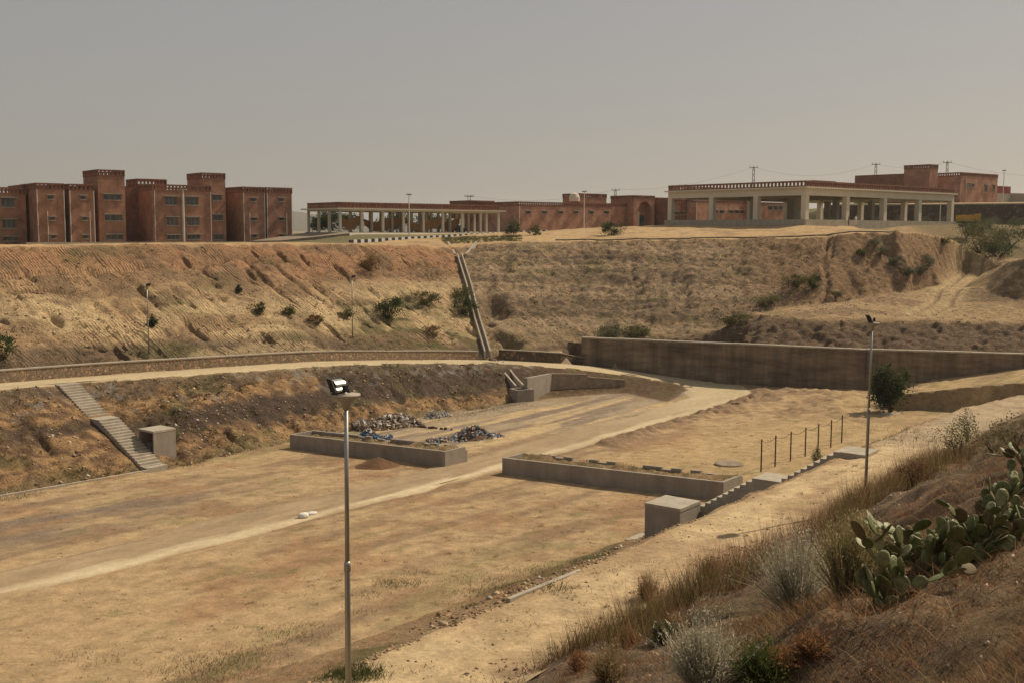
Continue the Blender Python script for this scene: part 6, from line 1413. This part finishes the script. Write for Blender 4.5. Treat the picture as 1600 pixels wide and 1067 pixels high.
stones('bank_clods', 'brown clods and stones on the near bank', np.concatenate([bank_pts(5000, -13.5, -5, 7, 40, 124, ns(72, .42, .6, .8))[0], bank_pts(1200, -5, 0, 5, 20, 125)[0]]), .015, .085, [(.26, .18, .12), (.17, .12, .08), (.36, .26, .17), (.42, .33, .23)], 126)
# scrub on slopes
def scrub(name, label, P, h, cols, seed):
    r = np.random.default_rng(seed); k = 9; n = len(P); R = np.repeat(P, k, 0) + np.concatenate([r.normal(0, .12, (n * k, 2)), np.zeros((n * k, 1))], 1); c = np.repeat(np.array(cols)[r.integers(0, len(cols), n)], k, 0) * r.uniform(.7, 1.3, (n * k, 1))
    V, T, C = blades(R - np.array([0, 0, .03]), np.repeat(r.uniform(.4, 1.2, n), k) * h, .05, .6, c, seed=seed); np_mesh(name, V, T, m_leaf, C, label=label, cat='scrub', kind='stuff')
scrub('dry_scrub', 'thin dry scrub dotted over the end embankment', grid_pts(5000, -110, -40, 100, 170, 'e', 111, ns(171, .5, .64, .3)), .42, [OLV, DRY, (.2, .16, .09), (.09, .09, .04)], 112)
scrub('dry_scrub', 'thin dry scrub dotted over the upper left embankment', grid_pts(3500, -109, -87, 10, 122, 'u', 113, ns(160, .52, .66, .25)), .34, [OLV, DRY, (.2, .15, .08)], 114)
scrub('dry_scrub', 'thin dry scrub at the lower embankment', grid_pts(6000, -84, -71, 12, 104, 'l', 115, ns(66, .46, .62, .4)), .34, [OLV, DRY, (.22, .16, .08)], 116)
scrub('crest_grass', 'green grass strip along the crest before the brick hall', np.array([[*D(u, v, 180)[:2], 0] for u, v in zip(rng.uniform(690, 800, 900), rng.uniform(370, 378, 900))]) * 0 + np.array([(lambda p: [p[0], p[1], ground(p[0], p[1])])(D(u, 374, d)) for u, d in zip(rng.uniform(690, 815, 900), rng.uniform(171, 186, 900))]), .35, [(.07, .09, .03), (.11, .11, .045)], 117)
# kerbs and small slabs
mb = MB(); chain(mb, [AB(-18.05, 23.4, 9.86), AB(-17.95, 26.8, 9.86)], .15, -.3, .05); mb.build('kerb', m_conc2, label='short pale kerb at the edge of the near path', cat='kerb')
mb = MB(); chain(mb, [AB(-71.15, b, zf(-71.15, b)) for b in np.linspace(18, 48.1, 20)], .22, -.3, .09); mb.build('kerb', m_conc2, label='thin pale kerb along the foot of the far embankment', cat='kerb')
p = G(1392, 647, 40); mb = MB(); mb.box(p[0] - 1.0, p[0] + 1.0, p[1] - .6, p[1] + .6, p[2] - .1, p[2] + .1); mb.build('concrete_slab', m_conc2, label='small flat pale slab lying at the small tree', cat='slab')

mb = MB(); pr = None
for k in range(60):
    u = 868 + k * 9.0; e_ = np.interp(u, [868, 900, 1000, 1150, 1250, 1310, 1400], [170, 170, 169, 167, 164, 163, 163]) + 1.6 + .7 * math.sin(k * .5); v = np.interp(u, [868, 900, 1000, 1150, 1250, 1310, 1400], [377, 377, 376, 374, 372, 367, 361]); q_ = D(u, v, e_); q_[2] = ground(q_[0], q_[1]) + .09
    if pr is not None: mb.tube(pr, q_, .09, n=6)
    pr = q_
mb.build('water_pipe', m_blackp, label='thin black pipe lying along the crest before the right pavilion', cat='pipe')

# ------------------------------------------------------------------ haze
mb = MB(); mb.box(-8200, 8200, -8200, 8400, -6, 260)
hm = bpy.data.materials.new('haze'); hm.use_nodes = True; ht = hm.node_tree; ht.nodes.clear()
pv_ = ht.nodes.new('ShaderNodeVolumePrincipled'); pv_.inputs['Color'].default_value = (.86, .87, .86, 1); pv_.inputs['Density'].default_value = .00014; pv_.inputs['Anisotropy'].default_value = .3
ho = ht.nodes.new('ShaderNodeOutputMaterial'); ht.links.new(pv_.outputs[0], ho.inputs['Volume'])
hz_o = mb.build('haze', hm, kind='stuff', label='thin warm dust haze over the whole site', cat='haze')
